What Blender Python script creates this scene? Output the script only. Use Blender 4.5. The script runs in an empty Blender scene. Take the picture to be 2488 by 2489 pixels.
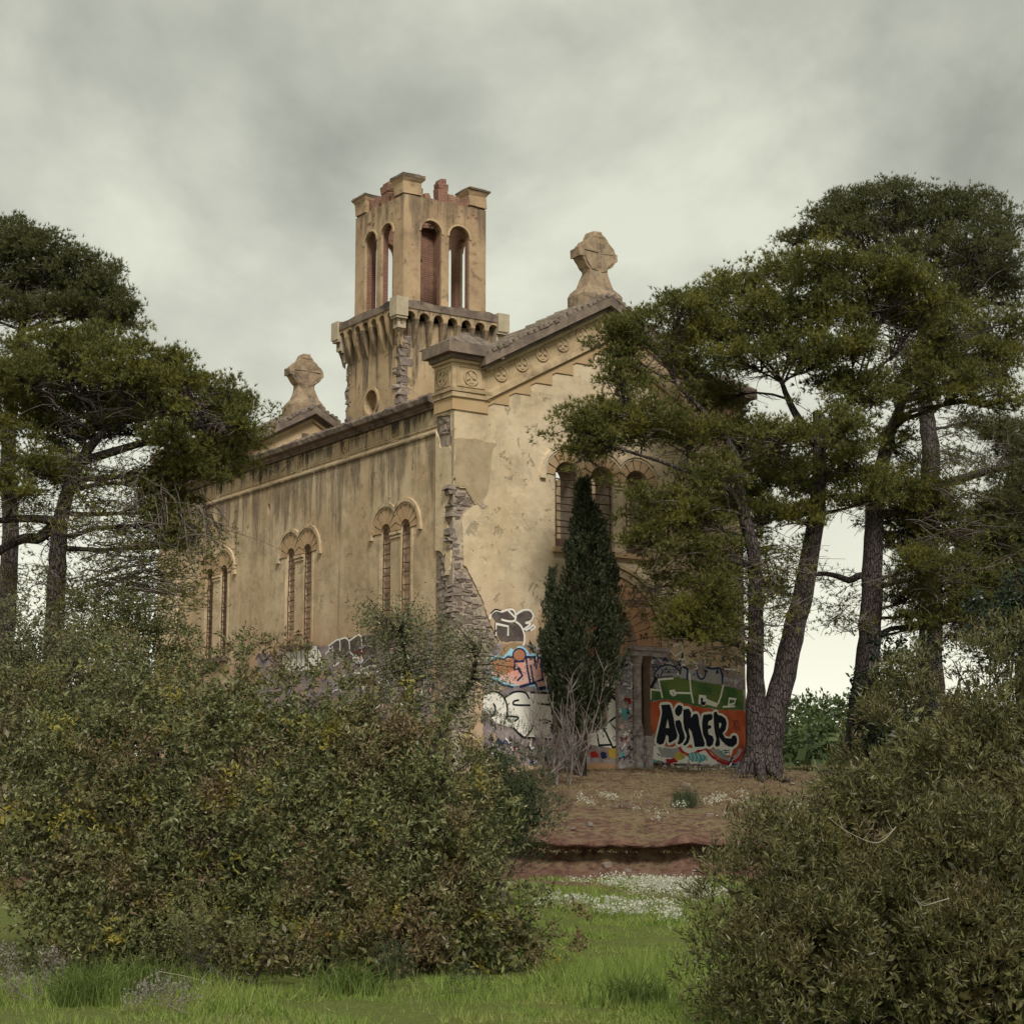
import bpy, bmesh, math, random
import numpy as np
from mathutils import Vector, Matrix
from mathutils.geometry import tessellate_polygon

random.seed(7)
RNG = np.random.default_rng(11)
sc = bpy.context.scene
COL = sc.collection
R = math.radians

# ------------------------------------------------------------------ camera
PITCH = math.atan(781 / 4800.0)
cam = bpy.data.cameras.new('camera')
cam.lens = 36 * 4800 / 2488.0
cam.sensor_width = 36
cam.sensor_fit = 'HORIZONTAL'
cam.clip_end = 3000
camo = bpy.data.objects.new('camera', cam)
camo.location = (0, 0, 1.6)
camo.rotation_euler = (R(90) + PITCH, 0, 0)
COL.objects.link(camo)
sc.camera = camo

# ------------------------------------------------------------------ world, sun, exposure
SUN_EL, SUN_AZ = R(46), R(170)          # azimuth measured from +Y towards +X: behind the camera, to its right
world = bpy.data.worlds.new('World')
sc.world = world
world.use_nodes = True
wn, wl = world.node_tree.nodes, world.node_tree.links
wn.clear()
def wnode(t, **k):
    n = wn.new(t)
    for a, b in k.items():
        setattr(n, a, b)
    return n
sky = wnode('ShaderNodeTexSky', sky_type='NISHITA', sun_disc=False, sun_elevation=SUN_EL, sun_rotation=SUN_AZ)
bg_sky = wnode('ShaderNodeBackground')
wl.new(sky.outputs[0], bg_sky.inputs[0]); bg_sky.inputs[1].default_value = 0.05
tc = wnode('ShaderNodeTexCoord')
sep = wnode('ShaderNodeSeparateXYZ'); wl.new(tc.outputs['Generated'], sep.inputs[0])
def wmath(op, a, b=None, clamp=False):
    n = wnode('ShaderNodeMath', operation=op, use_clamp=clamp)
    for i, v in enumerate((a, b)):
        if v is None: continue
        if hasattr(v, 'links'): wl.new(v, n.inputs[i])
        else: n.inputs[i].default_value = v
    return n.outputs[0]
# clouds lie on a layer overhead: the view direction is divided by its height
zc = wmath('ADD', wmath('MAXIMUM', sep.outputs[2], 0.0), 0.30)
comb = wnode('ShaderNodeCombineXYZ')
wl.new(wmath('DIVIDE', sep.outputs[0], zc), comb.inputs[0])
wl.new(wmath('DIVIDE', sep.outputs[1], zc), comb.inputs[1])
comb.inputs[2].default_value = 3.7
def wnoise(scale, detail, rough, dist=0.0, off=None):
    n = wnode('ShaderNodeTexNoise')
    n.inputs['Scale'].default_value = scale; n.inputs['Detail'].default_value = detail
    n.inputs['Roughness'].default_value = rough; n.inputs['Distortion'].default_value = dist
    if off:
        mp = wnode('ShaderNodeMapping'); mp.inputs['Location'].default_value = off[0]
        mp.inputs['Rotation'].default_value = (0, 0, off[1]); mp.inputs['Scale'].default_value = off[2]
        wl.new(comb.outputs[0], mp.inputs[0]); wl.new(mp.outputs[0], n.inputs['Vector'])
    else:
        wl.new(comb.outputs[0], n.inputs['Vector'])
    return n.outputs['Fac']
n1 = wnoise(1.6, 6, 0.52, 0.25, ((1.3, 0.4, 0), 0.5, (1.2, 0.8, 1)))
n2 = wnoise(3.4, 6, 0.55, 0.15, ((4.0, 2.0, 1), -0.6, (1.3, 0.9, 1)))
cl = wmath('ADD', wmath('MULTIPLY', n1, 0.62), wmath('MULTIPLY', n2, 0.38))
ramp = wnode('ShaderNodeValToRGB')
e = ramp.color_ramp.elements
e[0].position = 0.41; e[0].color = (0.225, 0.228, 0.188, 1)
e[1].position = 0.60; e[1].color = (0.475, 0.48, 0.39, 1)
m = e.new(0.5); m.color = (0.325, 0.332, 0.275, 1)
wl.new(cl, ramp.inputs[0])
# thinner, brighter cloud towards the horizon
hz = wnode('ShaderNodeMapRange', clamp=True, interpolation_type='SMOOTHSTEP')
wl.new(sep.outputs[2], hz.inputs[0])
for i, v in ((1, 0.03), (2, 0.34), (3, 1.0), (4, 0.0)): hz.inputs[i].default_value = v
mix = wnode('ShaderNodeMix', data_type='RGBA')
wl.new(wmath('MULTIPLY', hz.outputs[0], 0.85), mix.inputs[0])
wl.new(ramp.outputs[0], mix.inputs[6]); mix.inputs[7].default_value = (0.70, 0.69, 0.565, 1)
bg_cl = wnode('ShaderNodeBackground')
wl.new(mix.outputs[2], bg_cl.inputs[0]); bg_cl.inputs[1].default_value = 0.73
mixs = wnode('ShaderNodeMixShader'); mixs.inputs[0].default_value = 0.93
wl.new(bg_sky.outputs[0], mixs.inputs[1]); wl.new(bg_cl.outputs[0], mixs.inputs[2])
wout = wnode('ShaderNodeOutputWorld'); wl.new(mixs.outputs[0], wout.inputs[0])

sun = bpy.data.lights.new('sun', 'SUN')
sun.energy = 1.5; sun.angle = R(14); sun.color = (1.0, 0.955, 0.88)
suno = bpy.data.objects.new('sun', sun)
sd = Vector((math.sin(SUN_AZ) * math.cos(SUN_EL), math.cos(SUN_AZ) * math.cos(SUN_EL), math.sin(SUN_EL)))
suno.rotation_euler = sd.to_track_quat('Z', 'Y').to_euler()
suno.location = (20, -20, 40)
COL.objects.link(suno)
sc.view_settings.view_transform = 'Standard'
sc.view_settings.look = 'None'
sc.view_settings.gamma = 1
sc.view_settings.use_curve_mapping = False
sc.view_settings.exposure = 1.14
sc.render.engine = 'CYCLES'
sc.cycles.use_denoising = True
sc.cycles.max_bounces = 5
sc.cycles.diffuse_bounces = 3
sc.cycles.transparent_max_bounces = 4

# ------------------------------------------------------------------ material helpers
class Mat:
    def __init__(s, name, rough=0.9):
        s.m = bpy.data.materials.new(name); s.m.use_nodes = True
        s.t = s.m.node_tree; s.n = s.t.nodes; s.l = s.t.links
        s.b = s.n['Principled BSDF']
        s.b.inputs['Roughness'].default_value = rough
        s.b.inputs['Specular IOR Level'].default_value = 0.2
        s.tc = s.n.new('ShaderNodeTexCoord').outputs['Object']
    def put(s, sock, v):
        if hasattr(v, 'links'): s.l.new(v, sock)
        elif isinstance(v, tuple): sock.default_value = (v + (1,))[:4] if len(v) == 3 and sock.type == 'RGBA' else v
        else: sock.default_value = v
    def math(s, op, a, b=0.0, clamp=False):
        n = s.n.new('ShaderNodeMath'); n.operation = op; n.use_clamp = clamp
        s.put(n.inputs[0], a); s.put(n.inputs[1], b)
        return n.outputs[0]
    def noise(s, scale, detail=4, rough=0.55, sxyz=(1, 1, 1), loc=(0, 0, 0), dist=0.0):
        mp = s.n.new('ShaderNodeMapping'); mp.inputs['Scale'].default_value = sxyz; mp.inputs['Location'].default_value = loc
        s.l.new(s.tc, mp.inputs[0])
        n = s.n.new('ShaderNodeTexNoise'); s.l.new(mp.outputs[0], n.inputs['Vector'])
        n.inputs['Scale'].default_value = scale; n.inputs['Detail'].default_value = detail
        n.inputs['Roughness'].default_value = rough; n.inputs['Distortion'].default_value = dist
        return n.outputs['Fac']
    def rng(s, v, a, b, c=0.0, d=1.0, smooth=True):
        n = s.n.new('ShaderNodeMapRange'); n.clamp = True
        if smooth: n.interpolation_type = 'SMOOTHSTEP'
        s.put(n.inputs[0], v)
        for i, x in ((1, a), (2, b), (3, c), (4, d)): s.put(n.inputs[i], x)
        return n.outputs[0]
    def mix(s, f, a, b, mode='MIX'):
        n = s.n.new('ShaderNodeMix'); n.data_type = 'RGBA'; n.blend_type = mode
        s.put(n.inputs[0], f); s.put(n.inputs[6], a); s.put(n.inputs[7], b)
        return n.outputs[2]
    def coord(s):
        n = s.n.new('ShaderNodeSeparateXYZ'); s.l.new(s.tc, n.inputs[0]); return n.outputs
    def island(s):
        return s.n.new('ShaderNodeNewGeometry').outputs['Random Per Island']
    def objrand(s):
        return s.n.new('ShaderNodeObjectInfo').outputs['Random']
    def ramp(s, f, stops):
        n = s.n.new('ShaderNodeValToRGB'); e = n.color_ramp.elements
        while len(e) < len(stops): e.new(0.5)
        for el, (p, c) in zip(e, stops): el.position = p; el.color = c + (1,)
        s.put(n.inputs[0], f); return n.outputs[0]
    def bump(s, h, strength, dist=0.02):
        n = s.n.new('ShaderNodeBump'); n.inputs['Strength'].default_value = strength; n.inputs['Distance'].default_value = dist
        s.put(n.inputs['Height'], h); s.l.new(n.outputs[0], s.b.inputs['Normal'])
    def color(s, c): s.put(s.b.inputs['Base Color'], c); return s

def plaster(name, base, pale, low, dirt_top, streak=0.6, patch=0.5, dark=(0.045, 0.037, 0.034)):
    """Old lime render: cloudy colour, paler scuffs, damp reddish foot, black run-off streaks hanging from ledges at the given heights."""
    M = Mat(name)
    x, y, z = M.coord()
    big = M.noise(0.45, 5, 0.6)
    c = M.mix(M.rng(big, 0.35, 0.68), base, pale)
    med = M.noise(1.7, 7, 0.68, loc=(5, 2, 1))
    c = M.mix(M.math('MULTIPLY', M.rng(med, 0.45, 0.68), patch), c, tuple(v * 0.55 for v in base))
    gr_ = M.noise(0.9, 9, 0.78, loc=(8, 8, 2), dist=0.6)
    c = M.mix(M.math('MULTIPLY', M.rng(gr_, 0.50, 0.62), 0.30), c, (0.22, 0.17, 0.12))
    c = M.mix(M.math('MULTIPLY', M.rng(M.noise(1.1, 8, 0.72, loc=(3, 6, 9)), 0.55, 0.63), 0.35), c, tuple(min(1, v * 1.18) for v in pale))
    fine = M.noise(7.0, 5, 0.7, loc=(1, 9, 3))
    c = M.mix(M.math('MULTIPLY', M.rng(fine, 0.5, 0.8), 0.38), c, tuple(min(1, v * 1.28) for v in pale))
    # damp, redder foot of the wall
    ft = M.rng(M.math('ADD', z, M.math('MULTIPLY', M.noise(0.5, 4, 0.6, loc=(2, 2, 8)), 3.5)), 10.4, 8.2)
    c = M.mix(M.math('MULTIPLY', ft, 0.75), c, low)
    for zt, ln, amt in dirt_top:
        st = M.noise(2.6, 5, 0.62, sxyz=(1, 1, 0.085), loc=(zt, 0, 0))
        st2 = M.noise(0.55, 3, 0.5, loc=(zt, 3, 0))
        reach = M.math('MULTIPLY', M.math('ADD', M.rng(st, 0.36, 0.70, 0.05, 1.0), M.math('SUBTRACT', st2, 0.5)), ln)
        d = M.math('SUBTRACT', zt, z)
        msk = M.math('MULTIPLY', M.rng(M.math('SUBTRACT', reach, d), -0.15 * ln, 0.45 * ln), M.math('GREATER_THAN', d, -0.02))
        grain = M.rng(M.noise(9, 5, 0.75, sxyz=(1, 1, 0.3)), 0.25, 0.6, 0.45, 1.0)
        c = M.mix(M.math('MULTIPLY', M.math('MULTIPLY', msk, grain), amt), c, dark)
    # faint long streaks everywhere
    s2 = M.noise(3.4, 5, 0.6, sxyz=(1, 1, 0.06), loc=(7, 1, 0))
    c = M.mix(M.math('MULTIPLY', M.rng(s2, 0.52, 0.75), streak * 0.6), c, (0.13, 0.095, 0.07))
    # small spalls
    sp = M.noise(2.3, 8, 0.75, loc=(11, 4, 6), dist=0.4)
    c = M.mix(M.math('MULTIPLY', M.rng(sp, 0.605, 0.625), 0.5), c, tuple(v * 0.62 for v in base))
    M.color(c)
    M.bump(M.math('ADD', M.math('MULTIPLY', fine, 0.5), M.math('MULTIPLY', M.rng(sp, 0.60, 0.63), -1.0)), 0.8, 0.03)
    return M.m

def simple(name, c1, c2, scale=3.0, rough=0.9, bump=0.3, detail=6, c3=None, sxyz=(1, 1, 1), rnd=0.0):
    M = Mat(name, rough)
    n = M.noise(scale, detail, 0.65, sxyz=sxyz)
    c = M.mix(M.rng(n, 0.33, 0.68), c1, c2)
    if c3:
        c = M.mix(M.rng(M.noise(scale * 0.45, 5, 0.7, loc=(3, 3, 3)), 0.52, 0.68), c, c3)
    if rnd:
        r = M.objrand()
        c = M.mix(M.rng(r, 0, 1, 0, rnd, False), c, tuple(v * 0.35 for v in c1))
    M.color(c)
    if bump: M.bump(M.noise(scale * 3, 6, 0.7), bump, 0.02)
    return M.m

OCHRE = (0.47, 0.335, 0.175); PALE = (0.56, 0.43, 0.255); PINK = (0.37, 0.205, 0.115)
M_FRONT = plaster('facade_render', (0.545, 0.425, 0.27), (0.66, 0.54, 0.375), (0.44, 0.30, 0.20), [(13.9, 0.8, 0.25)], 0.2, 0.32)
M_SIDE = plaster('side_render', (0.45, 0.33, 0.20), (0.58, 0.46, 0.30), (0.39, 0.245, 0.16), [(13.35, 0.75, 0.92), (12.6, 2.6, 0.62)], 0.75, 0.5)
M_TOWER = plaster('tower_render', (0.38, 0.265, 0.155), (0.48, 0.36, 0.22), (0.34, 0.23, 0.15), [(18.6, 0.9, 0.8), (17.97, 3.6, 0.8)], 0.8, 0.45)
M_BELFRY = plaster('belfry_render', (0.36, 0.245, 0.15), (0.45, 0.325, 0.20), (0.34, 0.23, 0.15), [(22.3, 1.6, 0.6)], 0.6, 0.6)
M_TRIM = simple('trim_render', (0.38, 0.275, 0.16), (0.50, 0.385, 0.24), 2.2, c3=(0.21, 0.155, 0.105), detail=9)
M_TRIM2 = simple('smooth_orange_render', (0.43, 0.295, 0.16), (0.47, 0.335, 0.19), 1.3, bump=0.1)
M_GREYTRIM = simple('weathered_cornice', (0.13, 0.10, 0.085), (0.24, 0.185, 0.14), 2.4, c3=(0.06, 0.05, 0.047), bump=0.6)
M_PATCH = simple('newer_render_patch', (0.34, 0.265, 0.165), (0.43, 0.335, 0.215), 2.2, bump=0.3, detail=9, c3=(0.30, 0.22, 0.135))
M_STONE = simple('rubble_stone', (0.25, 0.195, 0.165), (0.40, 0.33, 0.275), 6.0, c3=(0.17, 0.125, 0.11), bump=0.9, rnd=0.4)
M_MORTAR = simple('mortar', (0.34, 0.27, 0.205), (0.46, 0.38, 0.30), 5.0, c3=(0.22, 0.16, 0.13), bump=0.9)
M_PALESTONE = simple('pale_block', (0.36, 0.30, 0.21), (0.46, 0.39, 0.28), 2.5, bump=0.3)
M_CROSS = simple('carved_stone', (0.23, 0.165, 0.11), (0.36, 0.27, 0.18), 3.4, c3=(0.11, 0.09, 0.075), bump=1.0, detail=9)
M_TILE = simple('lichen_tile', (0.15, 0.115, 0.09), (0.34, 0.28, 0.22), 4.5, c3=(0.07, 0.058, 0.052), bump=0.6, rnd=0.45)
M_IRON = simple('rusty_iron', (0.06, 0.032, 0.022), (0.11, 0.055, 0.035), 9.0, bump=0.2)
M_SILL = simple('dark_sill', (0.10, 0.075, 0.06), (0.17, 0.12, 0.09), 4.0, bump=0.4)
M_VOUSS = simple('voussoir_render', (0.41, 0.275, 0.155), (0.47, 0.33, 0.195), 2.0, bump=0.2, rnd=0.12)
M_DOORV = simple('door_voussoir', (0.42, 0.24, 0.135), (0.47, 0.285, 0.165), 2.0, bump=0.2, rnd=0.18)
M_JOINT = simple('dark_joint', (0.11, 0.07, 0.05), (0.15, 0.10, 0.07), 3.0, bump=0.2)

def brickmat():
    M = Mat('old_brick')
    x, y, z = M.coord()
    cmb = M.n.new('ShaderNodeCombineXYZ')
    M.l.new(M.math('ADD', x, y), cmb.inputs[0]); M.l.new(z, cmb.inputs[1])
    b = M.n.new('ShaderNodeTexBrick'); M.l.new(cmb.outputs[0], b.inputs['Vector'])
    b.inputs['Scale'].default_value = 1.0; b.inputs['Brick Width'].default_value = 0.28; b.inputs['Row Height'].default_value = 0.075
    b.inputs['Mortar Size'].default_value = 0.011
    b.inputs['Color1'].default_value = (0.22, 0.10, 0.07, 1); b.inputs['Color2'].default_value = (0.15, 0.072, 0.053, 1)
    b.inputs['Mortar'].default_value = (0.25, 0.17, 0.12, 1)
    n = M.noise(1.5, 6, 0.65)
    c = M.mix(M.math('MULTIPLY', M.rng(n, 0.48, 0.7), 0.8), b.outputs['Color'], (0.30, 0.205, 0.13))
    M.color(c); M.bump(b.outputs['Fac'], -0.5, 0.01)
    return M.m
M_BRICK = brickmat()

# ------------------------------------------------------------------ object helpers
def link(name, me, parent=None):
    o = bpy.data.objects.new(name, me); COL.objects.link(o)
    if parent is not None: o.parent = parent
    return o
def empty(name, loc=(0, 0, 0), rz=0.0):
    o = link(name, None); o.location = loc; o.rotation_euler = (0, 0, rz); o.empty_display_size = 0.3
    return o
def tag(o, label=None, cat=None, group=None, kind=None):
    if label: o['label'] = label
    if cat: o['category'] = cat
    if group: o['group'] = group
    if kind: o['kind'] = kind
    return o

FAC = lambda d0=0.0: (lambda a, b, d: (a, -d - d0, b))         # building front, a = along, b = height, d = outwards
LEFT = lambda u=0.0: (lambda a, b, d: (u - d, a, b))           # faces -x
BACKF = lambda v=0.0: (lambda a, b, d: (a, v - d, b))          # faces -y at depth v
RIGHT = lambda u=0.0: (lambda a, b, d: (u + d, a, b))
REAR = lambda v=0.0: (lambda a, b, d: (a, v + d, b))

class MB:
    def __init__(s): s.v = []; s.f = []; s.mi = []; s.mats = []; s.cur = 0
    def mat(s, m):
        if m not in s.mats: s.mats.append(m)
        s.cur = s.mats.index(m); return s
    def add(s, vs, fs):
        k = len(s.v); s.v += [tuple(p) for p in vs]
        for f in fs: s.f.append(tuple(i + k for i in f)); s.mi.append(s.cur)
        return s
    def box(s, x0, x1, y0, y1, z0, z1):
        return s.add([(x0, y0, z0), (x1, y0, z0), (x1, y1, z0), (x0, y1, z0), (x0, y0, z1), (x1, y0, z1), (x1, y1, z1), (x0, y1, z1)],
                     [(0, 3, 2, 1), (4, 5, 6, 7), (0, 1, 5, 4), (1, 2, 6, 5), (2, 3, 7, 6), (3, 0, 4, 7)])
    def frustum(s, cx, cy, a0, b0, z0, a1, b1, z1):
        vs = [(cx + i * a0, cy + j * b0, z0) for i, j in ((-1, -1), (1, -1), (1, 1), (-1, 1))] + [(cx + i * a1, cy + j * b1, z1) for i, j in ((-1, -1), (1, -1), (1, 1), (-1, 1))]
        return s.add(vs, [(0, 3, 2, 1), (4, 5, 6, 7), (0, 1, 5, 4), (1, 2, 6, 5), (2, 3, 7, 6), (3, 0, 4, 7)])
    def slab(s, outer, mp, d0, d1, holes=(), back=True):
        loops = [outer] + list(holes)
        pts = [p for L in loops for p in L]
        tris = tessellate_polygon([[Vector((p[0], p[1], 0)) for p in L] for L in loops])
        n = len(pts)
        vs = [mp(a, b, d1) for a, b in pts] + [mp(a, b, d0) for a, b in pts]
        fs = [tuple(t) for t in tris]
        if back: fs += [tuple(i + n for i in reversed(t)) for t in tris]
        k = 0
        for L in loops:
            m = len(L)
            for i in range(m):
                j = (i + 1) % m
                fs.append((k + i, k + j, k + j + n, k + i + n))
            k += m
        return s.add(vs, fs)
    def sheet(s, poly, mp, d):
        tris = tessellate_polygon([[Vector((p[0], p[1], 0)) for p in poly]])
        return s.add([mp(a, b, d) for a, b in poly], [tuple(t) for t in tris])
    def tube(s, pts, rad, n=6, cap=True):
        P = [Vector(p) for p in pts]
        if not hasattr(rad, '__len__'): rad = [rad] * len(P)
        vs, fs = [], []
        t = (P[1] - P[0]).normalized()
        ref = Vector((0, 0, 1)) if abs(t.z) < 0.9 else Vector((1, 0, 0))
        a = t.cross(ref).normalized()
        for i, p in enumerate(P):
            t = (P[min(i + 1, len(P) - 1)] - P[max(i - 1, 0)]).normalized()
            a = (a - t * a.dot(t)).normalized(); b = t.cross(a)
            for k in range(n):
                w = 2 * math.pi * k / n
                vs.append(p + (a * math.cos(w) + b * math.sin(w)) * rad[i])
        for i in range(len(P) - 1):
            for k in range(n):
                k2 = (k + 1) % n
                fs.append((i * n + k, i * n + k2, (i + 1) * n + k2, (i + 1) * n + k))
        if cap:
            fs.append(tuple(range(n - 1, -1, -1))); fs.append(tuple(range((len(P) - 1) * n, len(P) * n)))
        return s.add(vs, fs)
    def lathe(s, cx, cy, prof, n=14):
        vs = []; fs = []
        for r, z in prof:
            for k in range(n):
                w = 2 * math.pi * k / n; vs.append((cx + r * math.cos(w), cy + r * math.sin(w), z))
        for i in range(len(prof) - 1):
            for k in range(n):
                k2 = (k + 1) % n
                fs.append((i * n + k, i * n + k2, (i + 1) * n + k2, (i + 1) * n + k))
        fs.append(tuple(range(n - 1, -1, -1))); fs.append(tuple(range((len(prof) - 1) * n, len(prof) * n)))
        return s.add(vs, fs)
    def jitter(s, a, seed=1):
        q = random.Random(seed); key = {}
        for i, p in enumerate(s.v):
            k = (round(p[0], 3), round(p[1], 3), round(p[2], 3))
            if k not in key: key[k] = tuple(c + q.uniform(-a, a) for c in p)
            s.v[i] = key[k]
        return s
    def mesh(s, name, smooth=False, fixn=True):
        me = bpy.data.meshes.new(name)
        me.from_pydata(s.v, [], s.f)
        for m in s.mats: me.materials.append(m)
        me.polygons.foreach_set('material_index', s.mi)
        if fixn:
            bm = bmesh.new(); bm.from_mesh(me); bmesh.ops.recalc_face_normals(bm, faces=bm.faces); bm.to_mesh(me); bm.free()
        if smooth: me.polygons.foreach_set('use_smooth', [True] * len(me.polygons))
        me.update()
        return me
    def build(s, name, parent=None, smooth=False, fixn=True):
        return link(name, s.mesh(name, smooth, fixn), parent)

def fast_mesh(name, V, Fc, mat, nside=3):
    """numpy vertices and equal-sided faces -> mesh"""
    me = bpy.data.meshes.new(name)
    nv, nf = len(V), len(Fc)
    me.vertices.add(nv); me.vertices.foreach_set('co', np.ascontiguousarray(V, dtype=np.float32).ravel())
    me.loops.add(nf * nside); me.loops.foreach_set('vertex_index', np.ascontiguousarray(Fc, dtype=np.int32).ravel())
    me.polygons.add(nf)
    me.polygons.foreach_set('loop_start', np.arange(0, nf * nside, nside, dtype=np.int32))
    me.update(calc_edges=True)
    me.materials.append(mat)
    return me

def arch(cx, zs, r, zb, n=14):
    """arched opening: counter-clockwise from bottom left"""
    L = [(cx - r, zb), (cx + r, zb)]
    return L + [(cx + r * math.cos(math.pi * k / n), zs + r * math.sin(math.pi * k / n)) for k in range(n + 1)]
def arc(cx, cz, r, a0, a1, n):
    return [(cx + r * math.cos(R(a0 + (a1 - a0) * k / n)), cz + r * math.sin(R(a0 + (a1 - a0) * k / n))) for k in range(n + 1)]
def inpoly(p, poly):
    x, y = p; c = False; j = len(poly) - 1
    for i in range(len(poly)):
        xi, yi = poly[i]; xj, yj = poly[j]
        if (yi > y) != (yj > y) and x < (xj - xi) * (y - yi) / (yj - yi) + xi: c = not c
        j = i
    return c
def rough_line(pts, step=0.09, amp=0.03, seed=1):
    """subdivide a polyline and jitter it: broken plaster edges"""
    rr = random.Random(seed); out = [pts[0]]
    for (x0, y0), (x1, y1) in zip(pts, pts[1:]):
        n = max(1, int(math.hypot(x1 - x0, y1 - y0) / step))
        for k in range(1, n + 1):
            t = k / n; out.append((x0 + (x1 - x0) * t + rr.uniform(-amp, amp) * (k < n), y0 + (y1 - y0) * t + rr.uniform(-amp, amp) * (k < n)))
    return out

# ------------------------------------------------------------------ the ruined building (local frame: x along the front, y along the side wall, z up)
B_ORIGIN = (-1.618, 53.05, 0.0); B_ROT = R(33.8)
BLD = empty('ruined_building', B_ORIGIN, B_ROT)
tag(BLD, 'roofless ochre plastered building with crenellated tower, gable crosses and graffiti', 'building')
UC = 5.15; BW = 10.3; SLOPE = 0.542; PEAK = 17.0

def photo_ray(x, y):
    a = (x - 1244.3) / 4800.0; b = -(y - 1244.3) / 4800.0
    cp, sp = math.cos(PITCH), math.sin(PITCH)
    return Vector((a, cp - b * sp, sp + b * cp))
_U = Vector((math.cos(B_ROT), math.sin(B_ROT), 0)); _V = Vector((-math.sin(B_ROT), math.cos(B_ROT), 0))
_C = Vector(B_ORIGIN); _K = Vector((0, 0, 1.6))
def on_front(x, y, v=0.0):       # traced outline -> metres on the front wall
    r = photo_ray(x, y); t = (v - _V.dot(_K - _C)) / _V.dot(r); p = _K + r * t
    return (_U.dot(p - _C), p.z)
def on_side(x, y, u=0.08):
    r = photo_ray(x, y); t = (u - _U.dot(_K - _C)) / _U.dot(r); p = _K + r * t
    return (_V.dot(p - _C), p.z)
def at_depth(x, y, Y):
    r = photo_ray(x, y); return _K + r * (Y / r.y)

def clip_half(poly, nx, ny, c):
    out = []
    for (x0, y0), (x1, y1) in zip(poly, poly[1:] + poly[:1]):
        a = nx * x0 + ny * y0 - c; b = nx * x1 + ny * y1 - c
        if a <= 0: out.append((x0, y0))
        if (a < 0 < b) or (b < 0 < a):
            t = a / (a - b); out.append((x0 + (x1 - x0) * t, y0 + (y1 - y0) * t))
    return out

# ---- front wall
trip = [3.82, 5.06, 6.31]
holes_front = [arch(c, 11.6, 0.41, 9.55) for c in trip]
DC = 5.1
door_hole = [(3.45, 2.9), (6.75, 2.9), (6.75, 6.62), (6.22, 6.62), (6.22, 6.9)] + arc(DC, 6.9, 1.12, 0, 180, 18)[1:] + [(3.98, 6.62), (3.45, 6.62)]
bound = [(0.10, 11.19), (0.11, 10.94), (0.43, 10.94), (0.53, 10.77), (0.67, 10.60), (0.79, 10.51), (0.60, 10.39), (0.36, 10.20), (0.30, 9.99), (0.34, 9.50), (0.35, 9.21), (0.37, 8.80), (0.51, 8.69), (0.66, 8.45), (0.80, 8.18), (1.00, 7.86), (1.09, 7.58), (1.19, 7.38), (1.31, 7.15), (1.53, 6.79), (1.5, 6.5), (1.15, 6.2), (0.9, 5.6), (0.6, 4.5), (0.5, 2.8)]
bound = rough_line(bound, 0.07, 0.022, 3)
front_poly = [(BW, 2.8), (BW, 14.25), (UC, 16.75), (0, 14.0), (0, 11.2)] + bound
core_poly = [(0.05, 2.8), (BW, 2.8), (BW, 14.25), (UC, 16.75), (0.05, 14.0)]
mb = MB().mat(M_MORTAR).slab(core_poly, FAC(), -0.9, -0.055, holes_front + [door_hole])
mb.mat(M_FRONT).slab(front_poly, FAC(), -0.053, 0.0, holes_front + [door_hole])
FRONT = mb.build('front_wall', BLD)
# side return of the front block
s_up = rough_line([(0.905, 13.06), (0.13, 12.97), (0.12, 12.55), (0.03, 12.2), (0.03, 11.95), (0.21, 12.10), (0.68, 12.14), (0.76, 12.40), (0.905, 12.63)], 0.07, 0.02, 4)
s_strip = [(0.0, 11.18), (0.05, 11.1), (0.16, 10.85), (0.24, 10.57), (0.43, 10.39), (0.39, 10.09), (0.27, 9.91), (0.26, 9.54), (0.09, 9.32), (0.09, 8.91), (0.22, 8.53), (0.37, 8.53), (0.40, 8.86), (0.35, 9.14), (0.45, 9.07), (0.65, 9.24), (0.905, 9.29)]
ret_poly = [(0, 14.0)] + rough_line(s_strip, 0.07, 0.018, 5) + [(0.905, 12.63)] + list(reversed(s_up))[1:] + [(0.905, 14.0)]
mb = MB().mat(M_FRONT).slab(ret_poly, LEFT(0.0), -0.048, 0.0)
mb.mat(M_MORTAR).box(0.05, 0.6, 0.056, 0.90, 2.8, 14.0)
mb.build('wall_return', BLD)
# newer patch of render
patch = [(0.08, 12.28), (0.69, 12.35), (1.43, 12.27), (1.28, 12.04), (1.23, 11.49), (1.16, 10.98), (0.99, 10.67), (0.99, 10.46), (0.79, 10.53), (0.67, 10.62), (0.53, 10.79), (0.43, 10.97), (0.11, 10.97), (0.06, 11.37)]
MB().mat(M_PATCH).slab(rough_line(patch + patch[:1], 0.12, 0.025, 8)[:-1], FAC(), -0.01, 0.012).build('plaster_patch', FRONT)
crack = [(0.79, 10.55), (0.92, 10.47), (0.98, 10.7), (1.02, 10.55), (1.12, 10.5), (1.05, 10.44), (0.93, 10.42)]
MB().mat(M_MORTAR).slab(crack, FAC(), -0.02, 0.0135).build('broken_edge', FRONT)

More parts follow.
